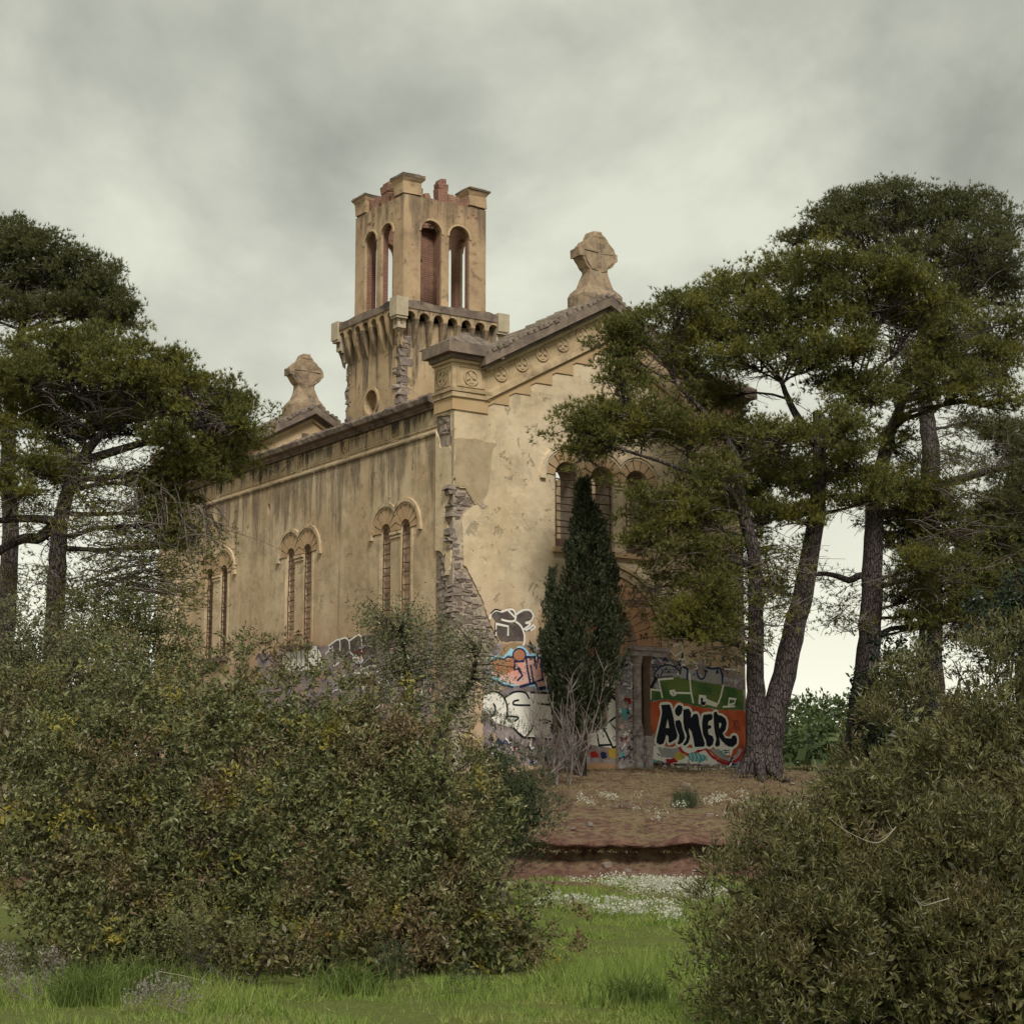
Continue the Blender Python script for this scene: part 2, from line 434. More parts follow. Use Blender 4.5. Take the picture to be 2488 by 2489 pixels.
# ---- rubble stones showing where the render has fallen
def stone_meshes(n, seed):
    rr = random.Random(seed); out = []
    for k in range(n):
        bm = bmesh.new(); bmesh.ops.create_cube(bm, size=1.0)
        bmesh.ops.bevel(bm, geom=list(bm.edges), offset=0.09, segments=1, affect='EDGES')
        for v in bm.verts: v.co += Vector((rr.uniform(-.12, .12), rr.uniform(-.10, .10), rr.uniform(-.14, .14)))
        me = bpy.data.meshes.new('stone'); bm.to_mesh(me); bm.free(); me.materials.append(M_STONE); out.append(me)
    return out
STONES = stone_meshes(11, 5)
rs = random.Random(21)
def lay_stones(parent, mapc, a_rng, z_rng, keep, row=(0.10, 0.22), wid=(0.14, 0.40), rot=0.0, proud=(-0.045, -0.012), lim=290):
    z = z_rng[0]; cnt = 0
    while z < z_rng[1]:
        h = rs.uniform(*row); a = a_rng[0] - rs.uniform(0, 0.25)
        while a < a_rng[1]:
            w = rs.uniform(*wid)
            ca, cz = a + w / 2, z + h / 2
            if keep(ca, cz) and keep(ca + w * .3, cz) and keep(ca, cz + h * .3) and cnt < lim:
                o = link('stone', rs.choice(STONES), parent)
                dep = 0.30
                d = rs.uniform(*proud)
                p = mapc(ca, cz, d - dep / 2)
                p = (p[0], p[1], p[2] + rs.uniform(-.035, .035)); o.location = p; hh = h * rs.uniform(0.7, 1.08)
                o.scale = (w * rs.uniform(.8, 1.0), dep, hh); o.rotation_euler = (rs.uniform(-.1, .1) if not rot else 0, rs.uniform(-.15, .15), rot + rs.uniform(-.1, .1)); cnt += 1
            a += w
        z += h
    return cnt
ZFLOOR = 4.3
lay_stones(FRONT, FAC(), (0.02, 1.75), (ZFLOOR, 11.1), lambda a, z: 0 < a < 1.75 and not inpoly((a, z), front_poly))
RETURN = bpy.data.objects['wall_return']
lay_stones(RETURN, LEFT(0.0), (0.12, 0.92), (ZFLOOR, 13.05), lambda a, z: 0.15 < a < 0.85 and not inpoly((a, z), ret_poly), rot=R(90), wid=(0.2, 0.4))

# ---- corner pedestals, raking frieze, cornice and coping of both gables
def prism_band(mb, a0, a1, b0, b1, mp, d0, d1):
    return mb.slab([(a0, b0), (a1, b0), (a1, b1), (a0, b1)], mp, d0, d1)
rt = random.Random(3)
tile_bm = MB().mat(M_TILE)
_prof = [(-0.11, 0.0), (-0.085, 0.055), (0.0, 0.085), (0.085, 0.055), (0.11, 0.0)]
tile_bm.add([(x, y, z) for y in (-0.5, 0.5) for x, z in _prof], [(0, 1, 6, 5), (1, 2, 7, 6), (2, 3, 8, 7), (3, 4, 9, 8), (4, 0, 5, 9), (0, 4, 3, 2, 1), (5, 6, 7, 8, 9)])
TILE_ME = tile_bm.mesh('tile')
def rake_band(side, lo, hi, d0, d1, mp, mb, a_in=1.0):
    """band below the rake; lo/hi are heights relative to the rake line, side -1 left, +1 right"""
    zl = lambda a: PEAK - abs(a - UC) * SLOPE
    a1 = UC + side * (UC - a_in)
    P = [(a1, zl(a1) + lo), (UC, zl(UC) + lo), (UC, zl(UC) + hi), (a1, zl(a1) + hi)]
    mb.slab(P, mp, d0, d1)
def cross_medallion(parent, mp, ca, cb, r, d):
    m = MB().mat(M_TRIM)
    ring_o = arc(ca, cb, r, 0, 360, 20)[:-1]; ring_i = arc(ca, cb, r * 0.80, 0, 360, 20)[:-1]
    m.slab(ring_o, mp, d - 0.03, d + 0.035, [ring_i])
    for k in range(4):
        w = R(90 * k + 8); c, s = math.cos(w), math.sin(w)
        P = [(0.08, -0.09), (0.66, -0.30), (0.72, 0.0), (0.66, 0.30), (0.08, 0.09)]
        m.slab([(ca + r * (x * c - y * s), cb + r * (x * s + y * c)) for x, y in P], mp, d - 0.03, d + 0.03)
    return m.build('roundel', parent)
def gable(name, mp, mp_back, thick, ornate, parent):
    g = MB()
    for side in (-1, 1):
        g.mat(M_TRIM)
        rake_band(side, -1.12, -0.40, -0.02, 0.05, mp, g)                        # frieze
        rake_band(side, -1.30, -1.12, -0.02, 0.11, mp, g)                        # lower moulding
        rake_band(side, -1.12, -1.075, 0.05, 0.085, mp, g)
        g.mat(M_TRIM2); rake_band(side, -1.50, -1.30, -0.02, 0.035, mp, g)
        g.mat(M_TRIM)
        rake_band(side, -0.52, -0.40, -0.02, 0.13, mp, g)
        g.mat(M_GREYTRIM)
        rake_band(side, -0.40, -0.27, -0.02, 0.22, mp, g, 0.9)
        rake_band(side, -0.27, 0.0, -thick - 0.30, 0.40, mp, g, 0.8)
        rake_band(side, -0.30, -0.27, 0.20, 0.34, mp, g, 0.9)
        g.mat(M_TRIM); rake_band(side, -1.0, -0.30, -thick, -0.06, mp, g, 0.9)
        rake_band(side, -0.9, -0.27, -thick - 0.14, -thick, mp, g, 0.9)
        # stepped underside of the render
        if ornate:
            g.mat(M_TRIM2)
            for k in range(6):
                a0 = 1.10 + 0.735 * k; a1 = min(a0 + 0.735, UC)
                zb = 13.42 + 0.3835 * k
                ln = lambda a: PEAK - 1.50 - (UC - a) * SLOPE + 0.01
                P = [(a0, zb), (a1, zb), (a1, max(ln(a1), zb + .01)), (a0, max(ln(a0), zb + 0.005))]
                if side > 0: P = [(2 * UC - a, b) for a, b in reversed(P)]
                g.slab(P, mp, -0.02, 0.034)
    GO = g.jitter(.006, 5).build(name, parent)
    for side in (-1, 1):
        if ornate:
            for k in range(6):
                a = 1.53 + 0.705 * k; a = UC + side * (UC - a)
                cross_medallion(GO, mp, a, PEAK - 0.755 - abs(a - UC) * SLOPE, 0.225, 0.05)
        # coping tiles laid across the wall head
        n = 25
        for k in range(n):
            t = (k + 0.5) / n
            a = UC + side * (UC - 0.85) * (1 - t)
            o = link('tile', TILE_ME, GO)
            p = mp(a, PEAK - abs(a - UC) * SLOPE + 0.004 + rt.uniform(0, 0.015), 0)
            mid = mp(a, p[2], (0.42 - thick - 0.32) / 2)
            o.location = mid
            o.scale = (0.88 * rt.uniform(.9, 1.05), thick + 0.72 + rt.uniform(-.08, .05), rt.uniform(1.3, 2.0))
            o.rotation_euler = (0, math.atan(SLOPE) * side, rt.uniform(-.05, .05) + 0.03)
        # corner pedestal
        c = MB(); s = side
        x0 = 0.0 if side < 0 else BW - 1.08
        x1 = x0 + 1.08
        y = [mp(0, 0, 0)[1], mp(0, 0, -thick)[1]]; yf, yb = y
        sg = 1 if yb > yf else -1
        def blk(e, z0, z1, m):
            c.mat(m)
            ya, yb2 = sorted((yf - sg * e, yb + sg * e * 0.4))
            c.box(x0 - e, x1 + e, ya, yb2, z0, z1)
        blk(0.045, 13.10, 13.45, M_TRIM2); blk(0.09, 13.45, 13.60, M_TRIM); blk(0.13, 13.60, 13.70, M_TRIM)
        blk(0.05, 13.70, 14.42, M_TRIM); blk(0.12, 14.42, 14.50, M_TRIM); blk(0.20, 14.50, 14.62, M_GREYTRIM); blk(0.37, 14.62, 14.93, M_GREYTRIM)
        c.mat(M_TILE)
        cy = (yf + yb) / 2; cx = (x0 + x1) / 2; hx = 0.54 + 0.36; hy = thick / 2 + 0.36
        c.frustum(cx, cy, hx, hy, 14.93, 0.12, hy * 0.35, 15.36)
        P = c.jitter(.01, 3).build('corner_pedestal', parent)
        # framed panel with a medallion on the two outer faces
        if ornate:
            cross_medallion(P, mp, cx, 14.04, 0.24, 0.055)
            fr = MB().mat(M_TRIM)
            o_, i_ = [(cx - .45, 13.76), (cx + .45, 13.76), (cx + .45, 14.36), (cx - .45, 14.36)], [(cx - .40, 13.81), (cx + .40, 13.81), (cx + .40, 14.31), (cx - .40, 14.31)]
            fr.slab(o_, mp, 0.03, 0.075, [i_]); fr.build('panel_frame', P)
            if side < 0:
                mpl = LEFT(-0.05)
                cross_medallion(P, mpl, cy, 14.04, 0.24, 0.0)
                fr = MB().mat(M_TRIM)
                o_, i_ = [(cy - .38, 13.76), (cy + .38, 13.76), (cy + .38, 14.36), (cy - .38, 14.36)], [(cy - .33, 13.81), (cy + .33, 13.81), (cy + .33, 14.31), (cy - .33, 14.31)]
                fr.slab(o_, mpl, -0.02, 0.025, [i_]); fr.build('panel_frame', P)
    return GO
def cross_finial(yc, parent, seed):
    rr = random.Random(seed)
    c = MB().mat(M_CROSS)
    z0 = PEAK + 0.02
    # flared foot and neck, lofted square rings
    prof = [(0.70, 0.42, -0.35), (0.69, 0.42, 0.10), (0.60, 0.38, 0.22), (0.46, 0.31, 0.38), (0.37, 0.26, 0.58), (0.32, 0.22, 0.80), (0.33, 0.21, 0.96), (0.40, 0.20, 1.14)]
    vs = []; fs = []
    for a, b, z in prof:
        for i, j in ((-1, -1), (0, -1.06), (1, -1), (1.05, 0), (1, 1), (0, 1.06), (-1, 1), (-1.05, 0)):
            vs.append((UC + i * a + rr.uniform(-.025, .025), yc + j * b + rr.uniform(-.025, .025), z0 + z + rr.uniform(-.02, .02)))
    for k in range(len(prof) - 1):
        for q in range(8):
            q2 = (q + 1) % 8; fs.append((k * 8 + q, k * 8 + q2, (k + 1) * 8 + q2, (k + 1) * 8 + q))
    fs.append(tuple(range((len(prof) - 1) * 8, len(prof) * 8)))
    c.add(vs, fs)
    foot = c.build('cross_finial', parent)
    # wheel cross head: four quadrant blocks between wider arms
    h = MB().mat(M_CROSS)
    zc = z0 + 1.38
    mp = BACKF(yc)
    jit = lambda P: [(a + rr.uniform(-.02, .02), b + rr.uniform(-.02, .02)) for a, b in P]
    disc = []
    for k in range(32):
        w = 2 * math.pi * k / 32; r = 0.60
        q = (math.degrees(w) + 45) % 90 - 45
        r = 0.64 if abs(q) < 15 else (0.60 if abs(q) < 24 else 0.56)
        disc.append((UC + r * math.cos(w), zc + r * math.sin(w)))
    h.slab(jit(disc), mp, -0.22, 0.22)
    for k in range(4):           # raised sunk-edged quadrants leave a cross-shaped groove
        w0 = 90 * k + 4; P = arc(UC, zc, 0.52, w0 + 2, w0 + 80, 6) + [(UC + 0.07 * math.cos(R(w0 + 41)), zc + 0.07 * math.sin(R(w0 + 41)))]
        h.slab(jit(P), mp, 0.18, 0.25); h.slab(jit(P), mp, -0.25, -0.18)
    # eroded arm ends running through the thickness
    h.frustum(UC - 0.63, yc, .07, .25, zc - 0.13, .09, .22, zc + 0.12); h.frustum(UC + 0.62, yc, .06, .24, zc - 0.12, .08, .2, zc + 0.1)
    h.frustum(UC - .02, yc, .2, .24, zc + 0.52, .15, .2, zc + 0.70)
    h.jitter(.016, seed).build('cross_head', foot)
    return foot
gable('front_gable', FAC(), REAR(0), 0.9, True, BLD)
cross_finial(0.42, BLD, 4)

# ---- side walls with paired lancets
pairs = [(2.61, 3.71), (8.49, 9.59), (14.37, 15.47)]
holes_side = [arch(c, 10.12, 0.26, 7.34) for p in pairs for c in p]
hole_small = rough_line([(11.12, 11.68), (11.25, 11.66), (11.29, 11.95), (11.22, 12.07), (11.13, 11.98), (11.12, 11.68)], 0.08, 0.02, 2)[:-1]
side_poly = [(0.9, 2.8), (18.0, 2.8), (18.0, 13.4), (0.9, 13.4)]
SIDE = MB().mat(M_SIDE).slab(side_poly, LEFT(0.08), -0.55, 0.0, holes_side + [hole_small]).build('side_wall', BLD)
MB().mat(M_SIDE).slab(side_poly, RIGHT(BW - 0.08), -0.55, 0.0, holes_side).build('side_wall', BLD)
def strip_along_y(mb, prof, y0, y1, step, jit, seed):
    rr = random.Random(seed); n = max(2, int((y1 - y0) / step)); m = len(prof); vs = []; fs = []
    for k in range(n + 1):
        y = y0 + (y1 - y0) * k / n
        for i, (x, z, j) in enumerate(prof): vs.append((x + rr.uniform(-jit, jit) * j, y, z + rr.uniform(-jit, jit) * j))
    for k in range(n):
        for i in range(m):
            i2 = (i + 1) % m; fs.append((k * m + i, k * m + i2, (k + 1) * m + i2, (k + 1) * m + i))
    fs.append(tuple(range(m))); fs.append(tuple(range(n * m, (n + 1) * m)))
    mb.add(vs, fs)
X = 0.08
cn = MB().mat(M_GREYTRIM)
strip_along_y(cn, [(X + .3, 13.36, 0), (X - .14, 13.36, 0), (X - .17, 13.42, 0.3), (X - .33, 13.46, 0.3), (X - .36, 13.60, 1), (X - .30, 13.68, 1), (X + .1, 13.74, 1), (X + .5, 13.68, 1)], 0.905, 17.995, 0.16, 0.022, 6)
strip_along_y(cn, [(X, 13.30, 0), (X - .10, 13.30, 0), (X - .12, 13.355, 0), (X, 13.355, 0)], 0.905, 17.99, 2, 0, 6)
cn.mat(M_SIDE)
strip_along_y(cn, [(X + .01, 12.56, 0), (X - .045, 12.56, 0), (X - .06, 12.60, 0), (X - .06, 12.66, 0), (X - .03, 12.70, 0), (X + .01, 12.70, 0)], 0.905, 17.99, 0.5, 0.004, 6)
strip_along_y(cn, [(X + .01, 12.78, 0), (X - .03, 12.78, 0), (X - .03, 12.815, 0), (X + .01, 12.815, 0)], 0.905, 17.99, 0.5, 0.004, 6)
CORN = cn.build('side_cornice', SIDE)
for k in range(6):
    v = 0.0 + 3.25 + 2.92 * k
    if v > 17.6: continue
    pm = MB().mat(M_SIDE)
    o_, i_ = [(v - .19, 12.72), (v + .19, 12.72), (v + .19, 13.28), (v - .19, 13.28)], [(v - .14, 12.77), (v + .14, 12.77), (v + .14, 13.23), (v - .14, 13.23)]
    pm.slab(o_, LEFT(X), -0.01, 0.03, [i_])
    pm.slab(arc(v, 13.0, 0.115, 0, 360, 12)[:-1], LEFT(X), -0.01, 0.03, [arc(v, 13.0, 0.06, 0, 360, 10)[:-1]])
    pm.build('frieze_panel', SIDE)
    if v + 2.92 < 17.9:
        pm = MB().mat(M_SIDE); a, b = v + 0.32, v + 2.60
        pm.slab([(a, 12.84), (b, 12.84), (b, 13.24), (a, 13.24)], LEFT(X), -0.01, 0.02, [[(a + .05, 12.89), (b - .05, 12.89), (b - .05, 13.19), (a + .05, 13.19)]])
        pm.build('frieze_panel', SIDE)

def bifora(name, wall, mp, centres, zs, r, zb, ri, ro, hi, ho, half, mat, jamb, nv=8):
    """arched window group: joint bed, wedge stones, hood, mullion capitals, sill line and rusty grille"""
    lo, hi_c = centres[0], centres[-1]
    W = empty(name); W.parent = wall
    clips = []
    for c in centres:
        a = c - half if c > lo + 1e-6 else -1e9; b = c + half if c < hi_c - 1e-6 else 1e9
        clips.append((a, b))
    def cl(P, a, b): 
        P = clip_half(P, 1, 0, b); return clip_half(P, -1, 0, -a) if P else P
    for c, (a, b) in zip(centres, clips):
        w = MB().mat(M_JOINT)
        for k in range(12):
            P = arc(c, zs, ro - 0.01, k * 15, k * 15 + 15, 2) + list(reversed(arc(c, zs, r + 0.001, k * 15, k * 15 + 15, 2)))
            P = cl(P, a, b)
            if len(P) > 2: w.slab(P, mp, -0.01, 0.006)
        w.build('joint_bed', W)
    for c0, c1 in zip(centres, centres[1:]):       # mullion capital and base
        m = (c0 + c1) / 2; hw = (c1 - c0) / 2 - r
        for z0, z1, dd in ((zs - 0.10, zs - 0.02, 0.06), (zs - 0.20, zs - 0.16, 0.04), (zb + 0.30, zb + 0.36, 0.05), (zb + 0.38, zb + 0.42, 0.03)):
            MB().mat(jamb).slab([(m - hw * .98, z0), (m + hw * .98, z0), (m + hw * .98, z1), (m - hw * .98, z1)], mp, -0.02, dd).build('mullion_moulding', W)
    for c, (a, b) in zip(centres, clips):
        n = nv
        for k in range(n):
            g = 2.0; a0, a1 = 180 * k / n + g, 180 * (k + 1) / n - g
            P = cl(arc(c, zs, ro - 0.015, a0, a1, 3) + list(reversed(arc(c, zs, r + 0.012, a0, a1, 3))), a + 0.006 if a > -1e8 else a, b - 0.006 if b < 1e8 else b)
            if len(P) > 2: MB().mat(mat).slab(P, mp, -0.005, 0.024).build('voussoir', W)
        h = MB().mat(M_TRIM if mat is not M_VOUSS else jamb)
        n = 14
        for k in range(n):
            for q0, q1, dd in ((ho - 0.005, ho + 0.0, 0.0), (hi, ho, 0.075), (ro - .015, hi, 0.04)):
                if dd == 0: continue
                P = cl(arc(c, zs, q1, 180 * k / n, 180 * (k + 1) / n, 1) + list(reversed(arc(c, zs, q0, 180 * k / n, 180 * (k + 1) / n, 1))), a, b)
                if len(P) > 2: h.slab(P, mp, -0.01, dd)
        if a < -1e8: h.slab([(c - ho - .03, zs - .13), (c - hi + .03, zs - .13), (c - hi + .03, zs), (c - ho - .03, zs)], mp, -.01, .09)
        if b > 1e8: h.slab([(c + hi - .03, zs - .13), (c + ho + .03, zs - .13), (c + ho + .03, zs), (c + hi - .03, zs)], mp, -.01, .09)
        h.build('hood_mould', W)
    return W
def grille(parent, mp, c, zs, r, zb, d, step, nvert, rad, seed):
    rr = random.Random(seed); g = MB().mat(M_IRON)
    z = zb + 0.16; 
    while z < zs + r * 0.6:
        hw = r if z < zs else math.sqrt(max(r * r - (z - zs) ** 2, 0.01))
        bend = rr.uniform(-.03, .03)
        g.tube([mp(c - hw, z, d), mp(c, z + bend, d + rr.uniform(-.01, .02)), mp(c + hw, z + rr.uniform(-.03, .03), d)], rad, 5)
        z += step * rr.uniform(0.75, 1.2)
    for k in range(nvert):
        a = c - r * 0.80 + (1.6 * r) * k / max(1, nvert - 1)
        g.tube([mp(a, zb + 0.01, d + 0.012), mp(a + rr.uniform(-.03, .03), (zb + zs) / 2, d + 0.02), mp(a + rr.uniform(-.04, .04), zs + r * 0.45, d + 0.012)], rad * 0.9, 5)
    return g.build('grille', parent)
M_INFILL = simple('lancet_infill', (0.27, 0.175, 0.12), (0.42, 0.30, 0.205), 2.0, bump=.3, c3=(0.17, 0.11, 0.085), sxyz=(1, 1, .4))
for k, p in enumerate(pairs):
    W = bifora('window', SIDE, LEFT(X), list(p), 10.12, 0.26, 7.34, 0.28, 0.72, 0.77, 0.88, 0.55, M_VOUSS, M_SIDE)
    for c in p: MB().mat(M_INFILL if k < 2 else M_JOINT).slab(arch(c, 10.12, 0.258, 7.345), LEFT(X), -0.3, -0.12).build('infill_panel', W)
    for c in p: grille(W, LEFT(X), c, 10.12, 0.26, 7.34, -0.055, 0.34, 2, 0.016, int(c * 10))
    m = sum(p) / 2
    # slightly raised jamb strips
    for a, b in ((p[0] - .40, p[0] - .30), (p[1] + .30, p[1] + .40)): MB().mat(M_SIDE).slab([(a, 7.34), (b, 7.34), (b, 10.06), (a, 10.06)], LEFT(X), -.01, .03).build('jamb_strip', W)
    sl = MB().mat(M_SILL); rr = random.Random(k)
    sl.box(X - 0.16, X + 0.3, m - 0.95, m + 0.95, 7.18, 7.335); sl.build('sill', W)
W = bifora('window', FRONT, FAC(), trip, 11.6, 0.41, 9.55, 0.43, 0.74, 0.80, 0.92, 0.6225, M_VOUSS, M_FRONT, 7)
for c in trip: grille(W, FAC(), c, 11.6, 0.41, 9.80, -0.10, 0.24, 2, 0.02, int(c * 10))
for c in trip: MB().mat(M_JOINT).box(c - .40, c + .40, 0.12, 0.5, 9.56, 9.82).build('brick_infill', W)
MB().mat(M_VOUSS).box(3.30, 6.85, -0.13, 0.1, 9.40, 9.545).build('sill', W)

# ---- walled-up portal
PORT = MB().mat(M_DOORV)
PORT.slab(arc(DC, 6.9, 1.12, 0, 180, 18) + [(3.98, 6.62), (3.45, 6.62), (3.45, 2.8), (6.75, 2.8), (6.75, 6.62), (6.22, 6.62)], FAC(), -0.6, -0.34)
M_PAINTCOL = simple('scribbled_render', (0.27, 0.215, 0.20), (0.44, 0.40, 0.40), 7.0, c3=(0.13, 0.11, 0.13), bump=0.2)
for s in (-1, 1):
    f = lambda a: DC + s * a
    a0, a1 = sorted((f(0.62), f(1.12))); PORT.mat(M_PAINTCOL).slab([(a0, 2.8), (a1, 2.8), (a1, 6.62), (a0, 6.62)], FAC(), -0.34, -0.18)
    a0, a1 = sorted((f(1.00), f(2.25))); PORT.mat(M_PAINTCOL).slab([(a0, 6.62), (a1, 6.62), (a1, 6.78), (a0, 6.78)], FAC(), -0.33, 0.05)
    PORT.slab([(a0, 6.78), (a1, 6.78), (a1, 6.895), (a0, 6.895)], FAC(), -0.33, 0.10)
PORTO = PORT.build('portal', FRONT)
MB().mat(M_JOINT).slab(arc(DC, 6.9, 2.02, 0, 180, 30) + list(reversed(arc(DC, 6.9, 1.125, 0, 180, 30))), FAC(), -0.01, 0.008).build('arch_bed', PORTO)
nv = 19
for k in range(nv):
    for q, (r0, r1) in enumerate(((1.13, 1.55), (1.565, 2.0)) if k % 2 else ((1.13, 1.7), (1.715, 2.0))):
        P = arc(DC, 6.9, r1, 180 * k / nv + .45, 180 * (k + 1) / nv - .45, 2) + list(reversed(arc(DC, 6.9, r0, 180 * k / nv + .45, 180 * (k + 1) / nv - .45, 2)))
        MB().mat(M_DOORV).slab(P, FAC(), -0.005, 0.028).build('voussoir', PORTO)
h = MB().mat(M_TRIM)
for r0, r1, d in ((2.02, 2.14, 0.07), (2.14, 2.26, 0.04), (2.26, 2.36, 0.09)):
    h.slab(arc(DC, 6.9, r1, 0, 180, 30) + list(reversed(arc(DC, 6.9, r0, 0, 180, 30))), FAC(), -0.01, d)
h.build('hood_mould', PORTO)
for s in (-1, 1):
    for a, d, r in ((1.27, -0.16, 0.13), (1.53, -0.06, 0.115)):
        c = MB().mat(M_PAINTCOL if a < 1.4 else M_JOINT)
        u = DC + s * a
        c.lathe(u, -d, [(r * 1.45, 4.35), (r * 1.45, 4.5), (r * 1.2, 4.56), (r * 1.28, 4.62), (r, 4.68), (r * 0.97, 6.3), (r * 1.1, 6.34), (r * 1.05, 6.38), (r * 1.5, 6.615)])
        c.mat(M_PAINTCOL).box(u - 0.125, u + 0.125, 0.04 - d - 0.17, -d + 0.2, 2.8, 4.35)
        c.build('column', PORTO, smooth=False)

# ---- rear gable wall
REARW = MB().mat(M_FRONT).slab([(0.0, 2.8), (BW, 2.8), (BW, 14.25), (UC, 16.75), (0, 14.25)], BACKF(18.0), -1.6, 0.0).build('rear_wall', BLD)
def BACKR(a, b, d): return (a, 18.0 - d, b)
gable('rear_gable', BACKR, None, 1.6, False, BLD)
cross_finial(18.6, BLD, 9)
MB().mat(M_JOINT).slab(rough_line([(3.2, 15.25), (4.7, 16.05), (5.1, 16.2), (5.6, 15.9), (5.55, 15.8), (5.1, 16.02), (4.6, 15.85), (3.2, 15.1), (3.2, 15.25)], 0.15, 0.04, 3)[:-1], BACKF(18.0), -.01, 0.02).build('render_scar', REARW)
MB().mat(M_SILL).box(4.75, 5.0, 17.9, 18.1, 15.75, 16.0).build('beam_socket', REARW)

# ---- tower
TX, TY = 5.05, 10.2
def tower():
    S = 1.8
    m = MB().mat(M_TOWER)
    nic = arc(TY, 15.55, 0.42, 0, 360, 18)[:-1]
    zt = 18.0
    m.slab([(TY - S + .28, 2.8), (TY + S - .12, 2.8), (TY + S - .12, zt), (TY - S + .28, zt)], LEFT(TX - S), -0.5, 0.0, [nic])
    m.slab(nic, LEFT(TX - S), -0.5, -0.3)
    m.slab([(TX - S + .28, 2.8), (TX + S, 2.8), (TX + S, zt), (TX - S + .28, zt)], BACKF(TY - S), -0.5, 0.0)
    m.box(TX + S - .5, TX + S, TY - S + .5, TY + S, 2.8, zt); m.box(TX - S + .5, TX + S - .5, TY + S - .5, TY + S, 2.8, zt)
    m.mat(M_MORTAR).box(TX - S + .07, TX - S + .5, TY - S + .07, TY - S + .5, 2.8, 17.2)
    m.box(TX - S + .07, TX - S + .5, TY + S - .5, TY + S - .07, 2.8, 17.2)
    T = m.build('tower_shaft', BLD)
    # ring round the niche
    MB().mat(M_TRIM).slab(arc(TY, 15.55, 0.50, 0, 360, 20)[:-1], LEFT(TX - S), -0.02, 0.05, [arc(TY, 15.55, 0.41, 0, 360, 20)[:-1]]).build('niche_ring', T)
    # broken quoin stones at the two corners in view
    for (zz0, zz1, corner) in ((14.6, 17.2, 0), (14.0, 17.2, 1)):
        z = zz0; k = 0
        while z < zz1:
            hgt = rs.uniform(0.13, 0.3); o = link('stone', rs.choice(STONES), T)
            w, dd = rs.uniform(0.28, 0.48), rs.uniform(0.28, 0.48)
            cx = TX - S + w / 2 + rs.uniform(-.02, .03)
            cy = (TY - S + dd / 2 + rs.uniform(-.02, .03)) if corner == 0 else (TY + S - dd / 2 - rs.uniform(-.02, .03))
            o.location = (cx, cy, z + hgt / 2); o.scale = (w, dd, hgt * 0.97); o.rotation_euler = (0, 0, rs.uniform(-.12, .12)); z += hgt
    # corbel table: arcade of little arches on tapering consoles
    H = 2.085; n = 7; pitch = 2 * H / (n + 0.8)
    def face(mp, cen):
        a = MB().mat(M_TOWER)
        P = [(cen + H, 17.95), (cen + H, 18.52), (cen - H, 18.52), (cen - H, 17.95)]
        x = cen - n * pitch / 2
        for k in range(n):
            c = x + (k + .5) * pitch
            P += [(c - 0.19, 17.95), (c - 0.19, 18.02)] + [(c - 0.19 * math.cos(R(t)), 18.02 + 0.19 * math.sin(R(t))) for t in range(20, 180, 20)] + [(c + 0.19, 18.02), (c + 0.19, 17.95)]
        a.slab(P, mp, -0.285, 0.0)
        A = a.build('corbel_arcade', T)
        for k in range(n + 1):
            c = x + k * pitch
            w0, w1 = 0.072, 0.035
            q = MB().mat(M_TOWER)
            vs = [mp(c - w0, 17.95, 0), mp(c + w0, 17.95, 0), mp(c + w0, 17.95, -0.285), mp(c - w0, 17.95, -0.285),
                  mp(c - w1, 17.12, -0.25), mp(c + w1, 17.12, -0.25), mp(c + w1, 17.05, -0.30), mp(c - w1, 17.05, -0.30),
                  mp(c - w0 * .9, 17.6, -0.07), mp(c + w0 * .9, 17.6, -0.07), mp(c + w0 * .9, 17.6, -0.29), mp(c - w0 * .9, 17.6, -0.29)]
            q.add(vs, [(0, 1, 9, 8), (1, 2, 10, 9), (2, 3, 11, 10), (3, 0, 8, 11), (8, 9, 5, 4), (9, 10, 6, 5), (10, 11, 7, 6), (11, 8, 4, 7), (0, 3, 2, 1), (4, 5, 6, 7)])
            q.build('corbel', A)
        return A
    face(LEFT(TX - H), TY); face(BACKF(TY - H), TX); face(RIGHT(TX + H), TY); face(REAR(TY + H), TX)
    # ledge, weathered and uneven
    l = MB().mat(M_GREYTRIM)
    rr = random.Random(8)
    N = 12; rim = []
    for (x0, y0, x1, y1) in ((-1, -1, 1, -1), (1, -1, 1, 1), (1, 1, -1, 1), (-1, 1, -1, -1)):
        for k in range(N): t = k / N; rim.append((x0 + (x1 - x0) * t, y0 + (y1 - y0) * t))
    E = H + 0.03
    vs = [(TX + a * E, TY + b * E, 18.30) for a, b in rim] + [(TX + a * (E + rr.uniform(-.02, .02)), TY + b * (E + rr.uniform(-.02, .02)), 18.56 + rr.uniform(-.05, .06)) for a, b in rim] + [(TX + a * (H - .35), TY + b * (H - .35), 18.60) for a, b in rim] + [(TX + a * (H - .35), TY + b * (H - .35), 18.30) for a, b in rim]
    m_ = len(rim); fs = []
    for k in range(m_):
        k2 = (k + 1) % m_
        for q in range(3): fs.append((q * m_ + k, q * m_ + k2, (q + 1) * m_ + k2, (q + 1) * m_ + k))
        fs.append((3 * m_ + k, 3 * m_ + k2, k2, k))
    l.add(vs, fs)
    l.box(TX - H + .34, TX + H - .34, TY - H + .34, TY + H - .34, 18.32, 18.5)
    l.build('tower_ledge', T)
    # stepped pale corner brackets
    for sx, sy in ((-1, -1), (-1, 1), (1, -1)):
        b = MB().mat(M_PALESTONE); cx, cy = TX + sx * (H - .13), TY + sy * (H - .13)
        for e_, z0, z1 in ((0.0, 18.0, 18.62), (-0.02, 17.92, 18.0), (-0.07, 17.62, 17.92), (-0.10, 17.56, 17.62), (-0.15, 17.22, 17.56)):
            s0 = 0.22 + e_
            b.box(cx - sx * e_ * -0.9 - s0, cx - sx * e_ * -0.9 + s0, cy - sy * e_ * -0.9 - s0, cy - sy * e_ * -0.9 + s0, z0, z1)
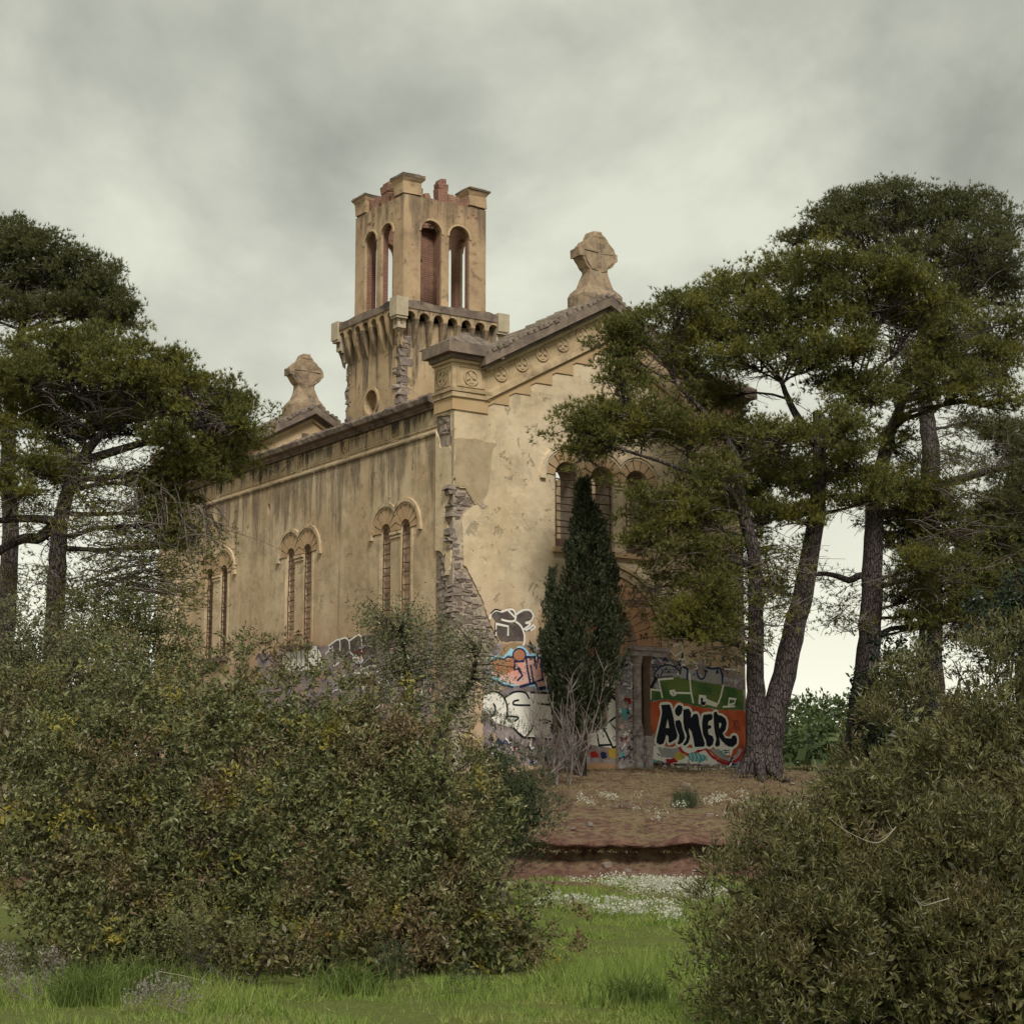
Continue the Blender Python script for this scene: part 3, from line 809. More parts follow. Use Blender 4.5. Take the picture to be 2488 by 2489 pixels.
        b.build('corner_bracket', T)
    # belfry
    Hb = 1.6; t0 = 18.45; t1 = 22.27
    BF = empty('belfry'); BF.parent = BLD
    bmats = []
    def wall(mp, cen, trim, broken=False):
        hs = [arch(cen + s * 0.545, 21.13, 0.40, t0 + 0.03, 12) for s in (-1, 1)]
        if broken:
            hs[1] = rough_line([(cen + .2, 19.4), (cen + .55, 19.35), (cen + .80, 19.9), (cen + .72, 20.6), (cen + .9, 21.1), (cen + .6, 21.5), (cen + .2, 21.2), (cen + .2, 19.4)], .12, .03, 6)[:-1]
        w = Hb - trim
        rrb = random.Random(int(cen * 100))
        top = [(cen + w - 2 * w * k / 14, t1 + (rrb.uniform(-.03, .03) if 0 < k < 14 else 0)) for k in range(15)]
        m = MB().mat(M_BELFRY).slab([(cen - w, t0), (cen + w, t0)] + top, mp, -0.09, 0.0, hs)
        hs2 = [[(cen + (a - cen), b) for a, b in hh] for hh in hs]
        w2 = Hb - 0.092 - (0.19 if trim > 0 else 0)
        m.mat(M_BRICK).slab([(cen - w2, t0), (cen + w2, t0), (cen + w2, t1 - .05), (cen - w2, t1 - .05)], mp, -0.28, -0.092, hs2)
        Wm = m.build('belfry_wall', BF)
        if not broken:
            for s in (-1, 1):
                c = cen + s * 0.545
                P = arc(c, 21.13, 0.47, 0, 180, 12) + list(reversed(arc(c, 21.13, 0.402, 0, 180, 12)))
                MB().mat(M_TRIM).slab(P, mp, -.02, 0.035).build('arch_band', Wm)
        for k in range(7):     # bare brick spots
            a = cen + rrb.uniform(-1.3, 1.3); z = rrb.choice([rrb.uniform(21.65, 22.15), rrb.uniform(21.65, 22.15), rrb.uniform(18.8, 20.5)]); w_ = rrb.uniform(.06, .2); hh = rrb.uniform(.03, .07)
            if abs(abs(a - cen) - .545) < .5 and z < 21.6: continue
            P = [(a + w_ * math.cos(R(t)) * rrb.uniform(.6, 1.1), z + hh * math.sin(R(t)) * rrb.uniform(.6, 1.1)) for t in range(0, 360, 40)]
            MB().mat(M_BRICK).slab(P, mp, -.01, 0.004).build('bare_brick', Wm)
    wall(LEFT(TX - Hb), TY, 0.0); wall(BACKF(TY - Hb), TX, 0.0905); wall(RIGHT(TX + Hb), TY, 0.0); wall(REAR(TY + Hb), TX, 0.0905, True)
    # corner merlons with capped cornice
    for sx, sy in ((-1, -1), (1, -1), (-1, 1), (1, 1)):
        q = MB(); cx, cy = TX + sx * (Hb - 0.32), TY + sy * (Hb - 0.32)
        q.mat(M_JOINT).box(cx - .29, cx + .29, cy - .29, cy + .29, t1 - .05, t1 + .06)
        q.mat(M_BELFRY).box(cx - .34, cx + .34, cy - .34, cy + .34, t1 + .06, t1 + .45)
        q.frustum(cx, cy, .34, .34, t1 + .45, .42, .42, t1 + .60)
        q.mat(M_GREYTRIM).box(cx - .44, cx + .44, cy - .44, cy + .44, t1 + .60, t1 + .67)
        q.frustum(cx, cy, .42, .42, t1 + .67, .28, .28, t1 + .76)
        # the inner quarter is broken back to brick
        q.mat(M_BRICK).box(cx - sx * .40 - .09, cx - sx * .40 + .09, cy - .2, cy + .18, t1 - .02, t1 + .36)
        q.box(cx - .18, cx + .2, cy - sy * .40 - .09, cy - sy * .40 + .09, t1 - .02, t1 + .46)
        q.jitter(.028, int(cx * 31 + cy * 17)).build('merlon', BF)
    for x, y, w, d, hh in ((TX - .08, TY - Hb + .2, .17, .17, .80), (TX - Hb + .2, TY - .25, .17, .24, .78), (TX + .1, TY + Hb - .2, .2, .2, .6), (TX + Hb - .2, TY, .2, .24, .7)):
        q = MB().mat(M_BRICK)
        q.frustum(x, y, w, d, t1 - .05, w * .95, d * .95, t1 + hh * .55); q.frustum(x, y, w * .98, d * .98, t1 + hh * .55, w * 1.1, d * 1.1, t1 + hh * .82); q.frustum(x + .03, y + .02, w * .9, d * .95, t1 + hh * .82, w * .6, d * .8, t1 + hh)
        q.jitter(.03, int(x * 50 + y)).build('brick_stub', BF)
    for x, y, hh in ((TX - .62, TY - Hb + .2, .22), (TX + .28, TY - Hb + .18, .34), (TX - Hb + .2, TY - .75, .3), (TX - Hb + .18, TY + .45, .42), (TX + .95, TY - Hb + .2, .26)):
        MB().mat(M_BRICK).frustum(x, y, .13, .13, t1 - .05, .09, .11, t1 + hh).jitter(.035, int(x * 70 + y * 9)).build('brick_stub', BF)
    q = MB().mat(M_BRICK); q.box(TX + .32, TX + .75, TY - Hb + .06, TY - Hb + .34, t1 - .05, t1 + .15); q.box(TX + .38, TX + .6, TY - Hb + .08, TY - Hb + .32, t1 + .15, t1 + .3); q.build('brick_stub', BF)
tower()

# ------------------------------------------------------------------ graffiti: sheets of paint lying on the render, outlines traced on the wall plane
def paintmat(name, c, wear=0.35, under=(0.40, 0.30, 0.19), c2=None):
    M = Mat(name, 0.75)
    col = c if c2 is None else M.mix(M.rng(M.noise(1.6, 3, 0.5), 0.38, 0.62), c, c2)
    n = M.noise(6.0, 8, 0.72); n2 = M.noise(1.2, 5, 0.6, loc=(4, 1, 2))
    col = M.mix(M.math('MULTIPLY', M.rng(n2, 0.4, 0.7), 0.22), col, tuple(v * 0.5 for v in c))
    M.color(M.mix(M.math('MULTIPLY', M.rng(n, 0.60, 0.70), wear), col, under))
    M.bump(M.noise(14, 5, 0.7), 0.3, 0.01)
    return M.m
PT = dict(black=paintmat('paint_black', (0.006, 0.008, 0.016), 0.12), white=paintmat('paint_white', (0.72, 0.72, 0.68), 0.35), cream=paintmat('paint_cream', (0.78, 0.75, 0.67), 0.3),
          orange=paintmat('paint_red_orange', (0.44, 0.075, 0.024), 0.15, c2=(0.50, 0.125, 0.05)), green=paintmat('paint_green', (0.05, 0.12, 0.035), 0.3, c2=(0.13, 0.18, 0.045)),
          navy=paintmat('paint_navy', (0.012, 0.024, 0.085), 0.15), sky=paintmat('paint_light_blue', (0.36, 0.62, 0.76), 0.25), pink=paintmat('paint_pink', (0.72, 0.33, 0.26), 0.2, c2=(0.74, 0.50, 0.44)),
          rust=paintmat('paint_rust', (0.44, 0.17, 0.09), 0.25, c2=(0.40, 0.22, 0.12)), lilac=paintmat('paint_lilac', (0.30, 0.25, 0.32), 0.35), red=paintmat('paint_red', (0.38, 0.02, 0.025), 0.2),
          teal=paintmat('paint_teal', (0.10, 0.36, 0.38), 0.25), yellow=paintmat('paint_yellow', (0.55, 0.36, 0.05), 0.25), grey=paintmat('paint_silver', (0.34, 0.33, 0.33), 0.35),
          smoke=paintmat('paint_smoke', (0.13, 0.10, 0.085), 0.65), tan=paintmat('paint_tan', (0.33, 0.22, 0.12), 0.3), wash=paintmat('paint_wash', (0.33, 0.29, 0.26), 0.6, c2=(0.22, 0.19, 0.20)), wine=paintmat('paint_wine', (0.16, 0.035, 0.045), 0.3))
def speckle(name, c, c2, lo, hi):
    """old overspray: patchy coverage that lets the wall show through"""
    M = Mat(name, 0.8)
    M.color(M.mix(M.rng(M.noise(2.6, 6, 0.7), 0.35, 0.65), c, c2))
    M.put(M.b.inputs['Alpha'], M.rng(M.noise(3.2, 8, 0.75, loc=(2, 5, 1)), lo, hi))
    return M.m
PT['wash'] = speckle('paint_wash_speckle', (0.34, 0.29, 0.27), (0.20, 0.16, 0.19), 0.40, 0.52)
PT['smoke'] = speckle('paint_smoke_speckle', (0.15, 0.12, 0.105), (0.07, 0.055, 0.052), 0.33, 0.47)
PT['wash2'] = speckle('paint_wash_pale', (0.50, 0.47, 0.47), (0.36, 0.33, 0.38), 0.46, 0.58)
class Graf:
    """one piece of graffiti; tf maps traced coordinates to metres on its wall"""
    def __init__(s, tf, mp, d=0.004): s.tf = tf; s.mp = mp; s.d = d; s.b = MB()
    def step(s): s.d += 0.00035; return s.d
    def fill(s, c, pts, smooth=False, rough=0.0, seed=1):
        if smooth: pts = spline(pts, True)
        P = [s.tf(*p) for p in pts]
        if rough: P = rough_line(P + P[:1], 0.08, rough, seed)[:-1]
        s.b.mat(PT[c]).sheet(P, s.mp, s.step()); return s
    def stroke(s, c, pts, w, smooth=True, closed=False):
        if smooth and len(pts) > 2: pts = spline(pts, closed)
        elif closed: pts = list(pts) + [pts[0]]
        P = [Vector(s.tf(*p)) for p in pts]
        d = s.step(); hw = w / 2; n = len(P); Lf = []; Rt = []
        for i in range(n):
            a = P[(i - 1) % n] if closed and i == 0 else P[max(i - 1, 0)]; b = P[(i + 1) % n] if closed and i == n - 1 else P[min(i + 1, n - 1)]
            if closed and i == n - 1: b = P[1]
            if closed and i == 0: a = P[-2]
            t = (b - a)
            if t.length < 1e-6: t = Vector((1, 0))
            t.normalize(); nrm = Vector((-t.y, t.x))
            t1 = (P[i] - a); k = 1.0
            if t1.length > 1e-6: k = min(1.5, 1 / max(0.5, abs(t1.normalized().dot(t))))
            Lf.append(P[i] + nrm * hw * k); Rt.append(P[i] - nrm * hw * k)
        e0 = (P[0] - P[1]).normalized() * hw * 0.7; e1 = (P[-1] - P[-2]).normalized() * hw * 0.7
        if not closed: Lf[0] += e0; Rt[0] += e0; Lf[-1] += e1; Rt[-1] += e1
        vs = [s.mp(q.x, q.y, d + 0.00001 * i) for i, q in enumerate(Lf)] + [s.mp(q.x, q.y, d + 0.00001 * i) for i, q in enumerate(Rt)]
        s.b.mat(PT[c]).add(vs, [(i, i + 1, n + i + 1, n + i) for i in range(n - 1)]); return s
    def done(s, parent, label=None):
        o = s.b.build('graffiti', parent, fixn=False)
        if label: o['label'] = label
        return o
def spline(pts, closed=False, n=4):
    P = [Vector(p) for p in pts]; out = []; N = len(P)
    for i in range(N if closed else N - 1):
        p0 = P[(i - 1) % N] if closed else P[max(i - 1, 0)]; p1 = P[i]; p2 = P[(i + 1) % N] if closed else P[i + 1]; p3 = P[(i + 2) % N] if closed else P[min(i + 2, N - 1)]
        for k in range(n):
            t = k / n
            q = 0.5 * ((2 * p1) + (p2 - p0) * t + (2 * p0 - 5 * p1 + 4 * p2 - p3) * t * t + (3 * p1 - p0 - 3 * p2 + p3) * t ** 3)
            out.append((q.x, q.y))
    out.append(tuple(P[0]) if closed else tuple(P[-1]))
    return out[:-1] if closed and False else out
def tags(g, n, x0, x1, y0, y1, cols, seed, w=(.018, .05), size=30):
    q = random.Random(seed)
    for k in range(n):
        x, y = q.uniform(x0, x1), q.uniform(y0, y1); P = [(x, y)]
        for j in range(q.randint(2, 5)): P.append((P[-1][0] + q.uniform(-1, 1) * size, P[-1][1] + q.uniform(-1, 1) * size))
        g.stroke(q.choice(cols), P, q.uniform(*w), smooth=q.random() < .6)
ga = lambda x, y: on_front(1420 + x * 0.22777, 1480 + y * 0.22777)            # right half of the front
gr = lambda x, y: on_front(1420 + x * 0.22777, 1480 + y * 0.22777, 0.34)      # walled-up door, set back
gb = lambda x, y: on_front(1150 + x * 0.22772, 1440 + y * 0.22772)            # left half
gs = lambda x, y: on_side(620 + x * 0.29, 1380 + y * 0.29)                    # side wall

# washed-out layer of old paint along the foot of the front wall
g = Graf(ga, FAC(), 0.0015)
g.fill('wash', [(690, 480), (900, 520), (1200, 600), (1450, 640), (1700, 700), (1725, 1790), (1500, 1800), (690, 1720)], rough=0.04)
g.fill('wine', [(690, 1600), (900, 1640), (1250, 1660), (1500, 1690), (1720, 1600), (1725, 1790), (1300, 1770), (690, 1690)], rough=0.03, seed=3)
g.done(FRONT, 'faded wash of old paint beside the portal')
# green piece with white bars
g = Graf(ga, FAC())
g.fill('grey', [(745, 730), (760, 660), (830, 605), (930, 600), (1020, 660), (1035, 600), (1110, 650), (1190, 650), (1230, 740), (1285, 700), (1300, 620), (1440, 630), (1475, 790), (1400, 800), (900, 760)])
g.fill('green', [(800, 760), (940, 720), (1150, 755), (1450, 815), (1690, 865), (1697, 1080), (1420, 1075), (1200, 1040), (1000, 985), (850, 965), (700, 990), (700, 860), (800, 850)], rough=0.03)
g.stroke('black', [(770, 735), (940, 715)], .03).stroke('black', [(765, 740), (700, 860)], .10)
for P in ([(790, 750), (830, 945)], [(800, 755), (945, 742)], [(1120, 690), (1135, 880), (1160, 1000)], [(925, 895), (1140, 900)], [(1480, 820), (1455, 930), (1425, 1010)], [(705, 860), (800, 870)], [(705, 860), (705, 960)], [(1545, 960), (1535, 1025), (1595, 1010), (1615, 965), (1545, 955)], [(1480, 1045), (1600, 1040)]):
    g.stroke('cream', P, .055, smooth=False)
g.fill('cream', [(1220, 915), (1295, 925), (1300, 960), (1425, 1010), (1410, 1050), (1300, 1020), (1270, 1040), (1215, 1010)]).fill('black', [(1240, 950), (1265, 950), (1262, 990), (1300, 995), (1280, 1030), (1240, 1025)])
g.fill('cream', [(905, 870), (960, 860), (980, 920), (940, 935), (910, 905)]).stroke('navy', [(935, 885), (955, 905), (940, 918)], .02)
g.stroke('navy', [(745, 735), (755, 680), (815, 615), (900, 598), (985, 635), (1020, 680)], .05).stroke('navy', [(1020, 690), (1032, 605), (1100, 645), (1092, 750)], .06, smooth=False)
g.stroke('navy', [(1195, 655), (1210, 720), (1250, 750), (1285, 715), (1295, 640)], .05).stroke('navy', [(1295, 625), (1360, 640), (1440, 630), (1470, 700), (1472, 790)], .06, smooth=False)
for k, x in enumerate((815, 845, 875, 905, 940, 965)): g.stroke('navy', [(x, 650), (x + 18, 645), (x + 15, 665), (x + 2, 685), (x + 20, 680)], .018, smooth=False)
g.stroke('white', [(1030, 350), (1045, 450), (970, 505), (915, 445)], .03, smooth=False).stroke('white', [(1050, 460), (1075, 550), (1110, 580)], .025).stroke('white', [(1130, 540), (1180, 580), (1260, 570)], .025).stroke('white', [(920, 400), (1030, 375)], .03)
g.stroke('cream', [(1490, 640), (1610, 650)], .04)
for x, y in ((720, 500), (760, 520), (800, 500), (730, 560), (780, 570), (720, 620)): g.stroke('navy', [(x, y), (x + 25, y + 12), (x + 5, y + 30), (x + 40, y + 40)], .018, smooth=False)
g.done(FRONT, 'green and blue throw-up with white bars')
# AiMER
g = Graf(ga, FAC(), 0.012)
g.fill('orange', [(690, 1000), (850, 967), (1000, 985), (1200, 1045), (1420, 1078), (1700, 1085), (1717, 1130), (1722, 1480), (1690, 1590), (1620, 1640), (1540, 1660), (1450, 1630), (1350, 1560), (1290, 1490), (760, 1460), (740, 1320), (690, 1300)], rough=0.008)
g.fill('cream', [(760, 1462), (1290, 1490), (1400, 1590), (1500, 1650), (1300, 1660), (880, 1640), (640, 1600), (660, 1500)], rough=0.03)
g.fill('grey', [(780, 1480), (1000, 1490), (1080, 1560), (960, 1600), (820, 1590)], rough=0.03, seed=2)
g.fill('grey', [(1330, 1495), (1420, 1495), (1480, 1570), (1560, 1600), (1630, 1540), (1640, 1490), (1690, 1500), (1640, 1600), (1540, 1625), (1440, 1590)])
g.stroke('red', [(1290, 1490), (1360, 1575), (1460, 1640), (1550, 1650), (1640, 1600), (1690, 1520)], .08).stroke('red', [(1010, 1480), (1060, 1540), (1140, 1560), (1230, 1510), (1290, 1490)], .09)
g.fill('yellow', [(960, 1580), (990, 1520), (1030, 1540), (1090, 1560), (1040, 1610), (980, 1620)], rough=0.02).fill('red', [(860, 1610), (960, 1590), (1000, 1625), (930, 1650), (880, 1640)], rough=0.02)
g.fill('teal', [(1100, 1580), (1150, 1530), (1230, 1550), (1320, 1560), (1310, 1620), (1200, 1630), (1130, 1620)], rough=0.05).fill('teal', [(700, 1600), (760, 1610), (790, 1640), (730, 1640)], rough=0.02)
for k in range(5): g.stroke('cream', [(1120 + 40 * k, 1545), (1140 + 40 * k, 1590), (1125 + 40 * k, 1620)], .02)
g.fill('black', [(640, 1620), (700, 1640), (800, 1660), (780, 1680), (690, 1660)])
L_A = [(815, 1025), (905, 1020), (925, 1070), (945, 1150), (965, 1260), (990, 1350), (978, 1388), (910, 1432), (893, 1420), (892, 1360), (868, 1345), (855, 1400), (838, 1440), (800, 1452), (765, 1430), (766, 1380), (790, 1280), (812, 1180), (825, 1100)]
L_id = [(970, 1060), (1000, 1025), (1035, 1035), (1045, 1070), (1030, 1120), (1000, 1150), (970, 1130), (960, 1090)]
L_i = [(965, 1195), (1010, 1185), (1030, 1215), (1040, 1270), (1060, 1330), (1070, 1380), (1045, 1425), (1010, 1450), (985, 1438), (1003, 1400), (1005, 1350), (985, 1300), (967, 1250)]
L_M = [(1050, 1075), (1110, 1065), (1135, 1110), (1130, 1165), (1165, 1120), (1200, 1120), (1215, 1160), (1222, 1230), (1250, 1340), (1282, 1440), (1270, 1472), (1172, 1475), (1160, 1400), (1140, 1315), (1110, 1272), (1112, 1320), (1125, 1370), (1105, 1430), (1072, 1460), (1045, 1455), (1080, 1400), (1088, 1350), (1060, 1280), (1050, 1200)]
L_E = [(1265, 1132), (1345, 1120), (1365, 1140), (1360, 1180), (1322, 1200), (1312, 1240), (1345, 1243), (1350, 1270), (1312, 1290), (1322, 1340), (1365, 1360), (1378, 1400), (1365, 1450), (1330, 1475), (1300, 1462), (1290, 1400), (1260, 1340), (1250, 1250), (1255, 1180)]
L_R = [(1372, 1135), (1375, 1110), (1385, 1100), (1405, 1097), (1420, 1130), (1460, 1140), (1500, 1170), (1515, 1220), (1502, 1290), (1470, 1330), (1500, 1378), (1560, 1385), (1575, 1352), (1610, 1352), (1625, 1390), (1620, 1440), (1580, 1475), (1530, 1470), (1470, 1420), (1432, 1372), (1442, 1420), (1440, 1460), (1405, 1475), (1388, 1452), (1402, 1390), (1386, 1320), (1376, 1240)]
for L in (L_A, L_id, L_i, L_M, L_E, L_R): g.stroke('cream', L, .125, smooth=True, closed=True)
g.fill('cream', [(890, 1060), (980, 1150), (1060, 1160), (1240, 1180), (1380, 1150), (1480, 1250), (1470, 1440), (1300, 1460), (1000, 1440), (880, 1400)])
g.fill('cream', [(1500, 1400), (1560, 1400), (1590, 1480), (1560, 1570), (1500, 1560), (1430, 1500), (1420, 1460)])
for L in (L_A, L_id, L_i, L_M, L_E, L_R): g.fill('black', L, smooth=False)
g.fill('cream', [(884, 1175), (900, 1272), (864, 1272)]).fill('cream', [(1432, 1215), (1456, 1222), (1450, 1258), (1434, 1280)])
g.stroke('black', [(1470, 1515), (1545, 1510)], .025).stroke('black', [(1485, 1535), (1540, 1530), (1545, 1565)], .025, smooth=False).stroke('black', [(1500, 1500), (1505, 1550)], .025)
for x, y in ((1590, 1205), (1625, 1200), (1600, 1260), (1635, 1265), (1675, 1470)): g.stroke('wine', [(x - 18, y), (x, y - 15), (x + 20, y + 5), (x - 5, y + 20), (x + 22, y + 30)], .025, smooth=False)
# bottom row of letters
for q in ([(920, 1660), (1080, 1665), (1075, 1745), (920, 1745)], [(1095, 1670), (1240, 1680), (1230, 1755), (1090, 1750)], [(1255, 1690), (1400, 1700), (1400, 1780), (1260, 1760)], [(1410, 1690), (1510, 1690), (1500, 1785), (1410, 1785)], [(1515, 1680), (1605, 1690), (1610, 1730), (1520, 1770)]):
    g.fill('cream', q, rough=0.01)
for P in ([(1080, 1668), (930, 1665), (915, 1690), (940, 1705), (1060, 1700), (1075, 1725), (1050, 1748), (920, 1745)], [(1105, 1670), (1100, 1745)], [(1150, 1672), (1148, 1735), (1200, 1745), (1215, 1675)], [(1400, 1700), (1270, 1690), (1265, 1755), (1330, 1760)], [(1275, 1720), (1380, 1730)], [(1400, 1785), (1425, 1690), (1475, 1760), (1500, 1685), (1515, 1770)], [(1530, 1765), (1545, 1690), (1600, 1690), (1610, 1735)]):
    g.stroke('black', P, .04, smooth=False)
g.stroke('cream', [(830, 1690), (850, 1670), (865, 1690), (845, 1710), (830, 1690)], .03)
g.done(FRONT, 'black AiMER letters on a red orange ground')
# walled-up door
g = Graf(gr, BACKF(0.34), 0.003)
g.fill('wash', [(60, 500), (380, 500), (480, 560), (500, 1650), (60, 1640)], rough=0.03)
g.fill('cream', [(60, 545), (230, 545), (270, 585), (345, 600), (355, 800), (368, 925), (180, 890), (60, 880)])
g.fill('cream', [(255, 1000), (300, 935), (430, 1085), (410, 1150), (432, 1410), (305, 1490), (140, 1460), (60, 1450), (60, 1300), (200, 1280), (250, 1200)])
for P in ([(120, 550), (235, 552), (235, 670), (205, 672), (205, 800), (180, 805)], [(240, 565), (270, 590), (340, 600), (348, 800), (368, 805), (366, 930)], [(278, 700), (270, 875)], [(255, 1000), (300, 940), (425, 1085), (265, 1205), (335, 1285), (395, 1270), (418, 1200)], [(425, 1200), (430, 1405), (305, 1485), (210, 1280)], [(140, 1350), (155, 1458), (275, 1450)], [(240, 880), (265, 870), (360, 910)]):
    g.stroke('black', P, .055, smooth=False)
g.stroke('lilac', [(300, 1380), (320, 1360), (345, 1385), (320, 1410), (300, 1380)], .03)
g.fill('red', [(60, 1540), (120, 1520), (160, 1570), (80, 1590)], rough=.03).fill('yellow', [(260, 1510), (330, 1490), (370, 1540), (340, 1590), (270, 1580)], rough=.04).fill('navy', [(170, 1540), (230, 1530), (240, 1590), (180, 1590)], rough=.04)
g.done(PORTO, 'white angular letters outlined in black')
gj = lambda x, y: on_front(1420 + x * 0.22777, 1480 + y * 0.22777, 0.18)
g = Graf(gj, BACKF(0.18), 0.003)
g.fill('lilac', [(385, 520), (470, 520), (490, 900), (390, 930)], rough=.02).fill('red', [(420, 960), (490, 940), (500, 1010), (440, 1030)], rough=.03).fill('teal', [(400, 1060), (480, 1060), (470, 1180), (410, 1180)], rough=.04)
tags(g, 70, 385, 520, 560, 1640, ['navy', 'cream', 'lilac', 'wine', 'teal', 'black', 'white', 'pink'], 15, (.015, .045), 26)
for y in (545, 650, 740, 830): g.stroke('grey', [(470, y), (410, y - 10), (400, y + 25), (470, y + 40), (475, y + 75), (400, y + 80)], .05).stroke('navy', [(478, y + 5), (418, y - 5), (408, y + 28), (478, y + 42), (483, y + 78)], .015)
g.done(PORTO)
# many small old tags all along the foot of the front wall
g = Graf(ga, FAC(), 0.0025)
g.fill('wash2', [(690, 500), (1000, 560), (1700, 640), (1722, 1780), (690, 1700)], rough=.06, seed=5)
tags(g, 60, 700, 1690, 480, 700, ['navy', 'cream', 'lilac', 'grey', 'smoke'], 4); tags(g, 40, 660, 1700, 1560, 1760, ['wine', 'cream', 'navy', 'teal', 'lilac'], 5)
g.done(FRONT)
g = Graf(gb, FAC(), 0.0025)
g.fill('wash2', [(150, 560), (700, 560), (1050, 640), (1250, 700), (1250, 1830), (100, 1830)], rough=.06, seed=6)
tags(g, 90, 860, 1230, 700, 1780, ['navy', 'cream', 'lilac', 'grey', 'smoke', 'white', 'black', 'wine'], 6, (.02, .06), 45); tags(g, 60, 150, 900, 1570, 1800, ['navy', 'lilac', 'wine', 'smoke', 'cream'], 7)
g.done(FRONT)
# tags on the voussoirs
g = Graf(ga, FAC(), 0.032)
for P in ([(360, 170), (375, 170), (375, 205), (362, 200)], [(395, 255), (370, 258), (372, 300), (400, 300)], [(372, 278), (392, 278)], [(388, 385), (388, 340), (420, 385), (420, 335)], [(800, 265), (805, 320)], [(845, 265), (805, 290), (850, 318)], [(850, 330), (820, 340), (855, 360), (820, 375)], [(830, 375), (880, 415)], [(590, 270), (600, 330)], [(600, 275), (630, 320), (640, 265)], [(640, 270), (665, 265)], [(655, 268), (660, 325)], [(445, 350), (550, 340)], [(440, 240), (500, 235)], [(440, 275), (500, 290)], [(455, 250), (480, 330)]):
    g.stroke('black', P, .028, smooth=False)
g.done(PORTO, 'black spray tags above the capital')
# left half: dark two-lobed piece, blue-edged LiNE, white OSE
g = Graf(gb, FAC(), 0.004)
g.fill('wash', [(200, 560), (560, 540), (760, 620), (1000, 640), (1000, 1850), (100, 1850), (100, 900)], rough=.05)
g.fill('smoke', [(180, 235), (235, 188), (330, 200), (430, 182), (455, 240), (560, 190), (640, 200), (650, 280), (610, 320), (650, 380), (610, 410), (545, 425), (545, 520), (300, 525), (240, 440), (230, 300)], rough=.02)
for P in ([(178, 280), (190, 230), (240, 190), (300, 205), (350, 190), (420, 182), (453, 240), (440, 300), (380, 308), (305, 290)], [(455, 312), (510, 360), (545, 450), (545, 530), (530, 570)], [(465, 230), (530, 190), (600, 190), (640, 240), (620, 300), (560, 325)], [(560, 325), (610, 335), (580, 365), (530, 400)], [(560, 405), (610, 375), (640, 350), (655, 375), (615, 405)], [(380, 200), (440, 260)]):
    g.stroke('cream', P, .055)
g.stroke('cream', [(240, 455), (242, 335), (372, 362), (370, 455)], .055, smooth=False).stroke('black', [(185, 225), (235, 182), (290, 195)], .04).stroke('black', [(232, 450), (232, 330)], .03)
g.done(FRONT, 'dark smoky letters with pale outlines high on the front')
g = Graf(gb, FAC(), 0.008)
g.fill('tan', [(290, 650), (310, 560), (420, 535), (520, 560), (600, 600), (760, 660), (700, 690), (300, 700)], rough=.02)
g.fill('sky', [(190, 700), (260, 660), (300, 690), (350, 655), (375, 625), (400, 590), (430, 612), (480, 570), (520, 575), (560, 600), (590, 640), (640, 650), (700, 660), (780, 705), (860, 800), (885, 1060), (700, 1050), (640, 1005), (420, 1005), (230, 980), (190, 940)], rough=.012)
g.fill('pink', [(180, 742), (250, 702), (330, 710), (430, 690), (560, 688), (690, 690), (830, 720), (885, 860), (885, 1000), (700, 1025), (660, 965), (500, 1000), (330, 950), (210, 880)])
g.fill('rust', [(180, 742), (250, 702), (330, 712), (430, 692), (430, 830), (330, 880), (220, 850)], rough=.02).fill('rust', [(700, 692), (830, 722), (840, 810), (730, 790)])
g.fill('rust', [(490 + 66 * math.cos(R(t)), 668 + 66 * math.sin(R(t))) for t in range(0, 360, 20)])
g.stroke('navy', [(490 + 68 * math.cos(R(t)), 668 + 68 * math.sin(R(t))) for t in range(0, 360, 24)], .045, closed=True)
for P, w in (([(170, 750), (250, 700), (330, 715), (360, 690), (425, 690)], .05), ([(440, 735), (440, 832), (480, 805), (522, 890), (470, 940)], .06), ([(450, 740), (540, 735)], .05), ([(560, 690), (580, 840), (605, 965)], .06), ([(500, 1005), (660, 962)], .07), ([(612, 780), (640, 960), (742, 930), (722, 730), (735, 705)], .06), ([(570, 690), (650, 690), (672, 820), (690, 695), (810, 715)], .06), ([(735, 720), (738, 840), (830, 880)], .06), ([(755, 760), (835, 805)], .06), ([(660, 965), (690, 1030), (885, 1000)], .075), ([(200, 930), (300, 980), (420, 1010)], .05)):
    g.stroke('navy', P, w, smooth=False)
g.done(FRONT, 'pink and blue letters with navy outlines')
g = Graf(gb, FAC(), 0.014)
g.fill('cream', [(110, 1110), (180, 1060), (280, 1080), (330, 1120), (440, 1060), (560, 1070), (610, 1060), (820, 1080), (842, 1200), (840, 1565), (560, 1550), (430, 1450), (250, 1400), (190, 1330), (100, 1250)], rough=.012)
for P in ([(130, 1090), (200, 1058), (280, 1080), (340, 1150), (362, 1250), (350, 1350)], [(215, 1190), (235, 1240), (215, 1310), (190, 1320)], [(340, 1120), (440, 1062), (550, 1070), (592, 1130)], [(600, 1205), (440, 1200), (430, 1165), (480, 1150)], [(370, 1320), (480, 1335), (440, 1375)], [(560, 1545), (600, 1490), (640, 1420)], [(430, 1450), (520, 1540), (560, 1545)]):
    g.stroke('black', P, .055)
for P in ([(612, 1068), (822, 1080), (818, 1200), (690, 1188)], [(838, 1210), (836, 1300)], [(700, 1365), (780, 1360), (822, 1380)], [(740, 1395), (790, 1390)], [(560, 1548), (842, 1570)]):
    g.stroke('black', P, .05, smooth=False)
g.done(FRONT, 'large white OSE letters outlined in black')
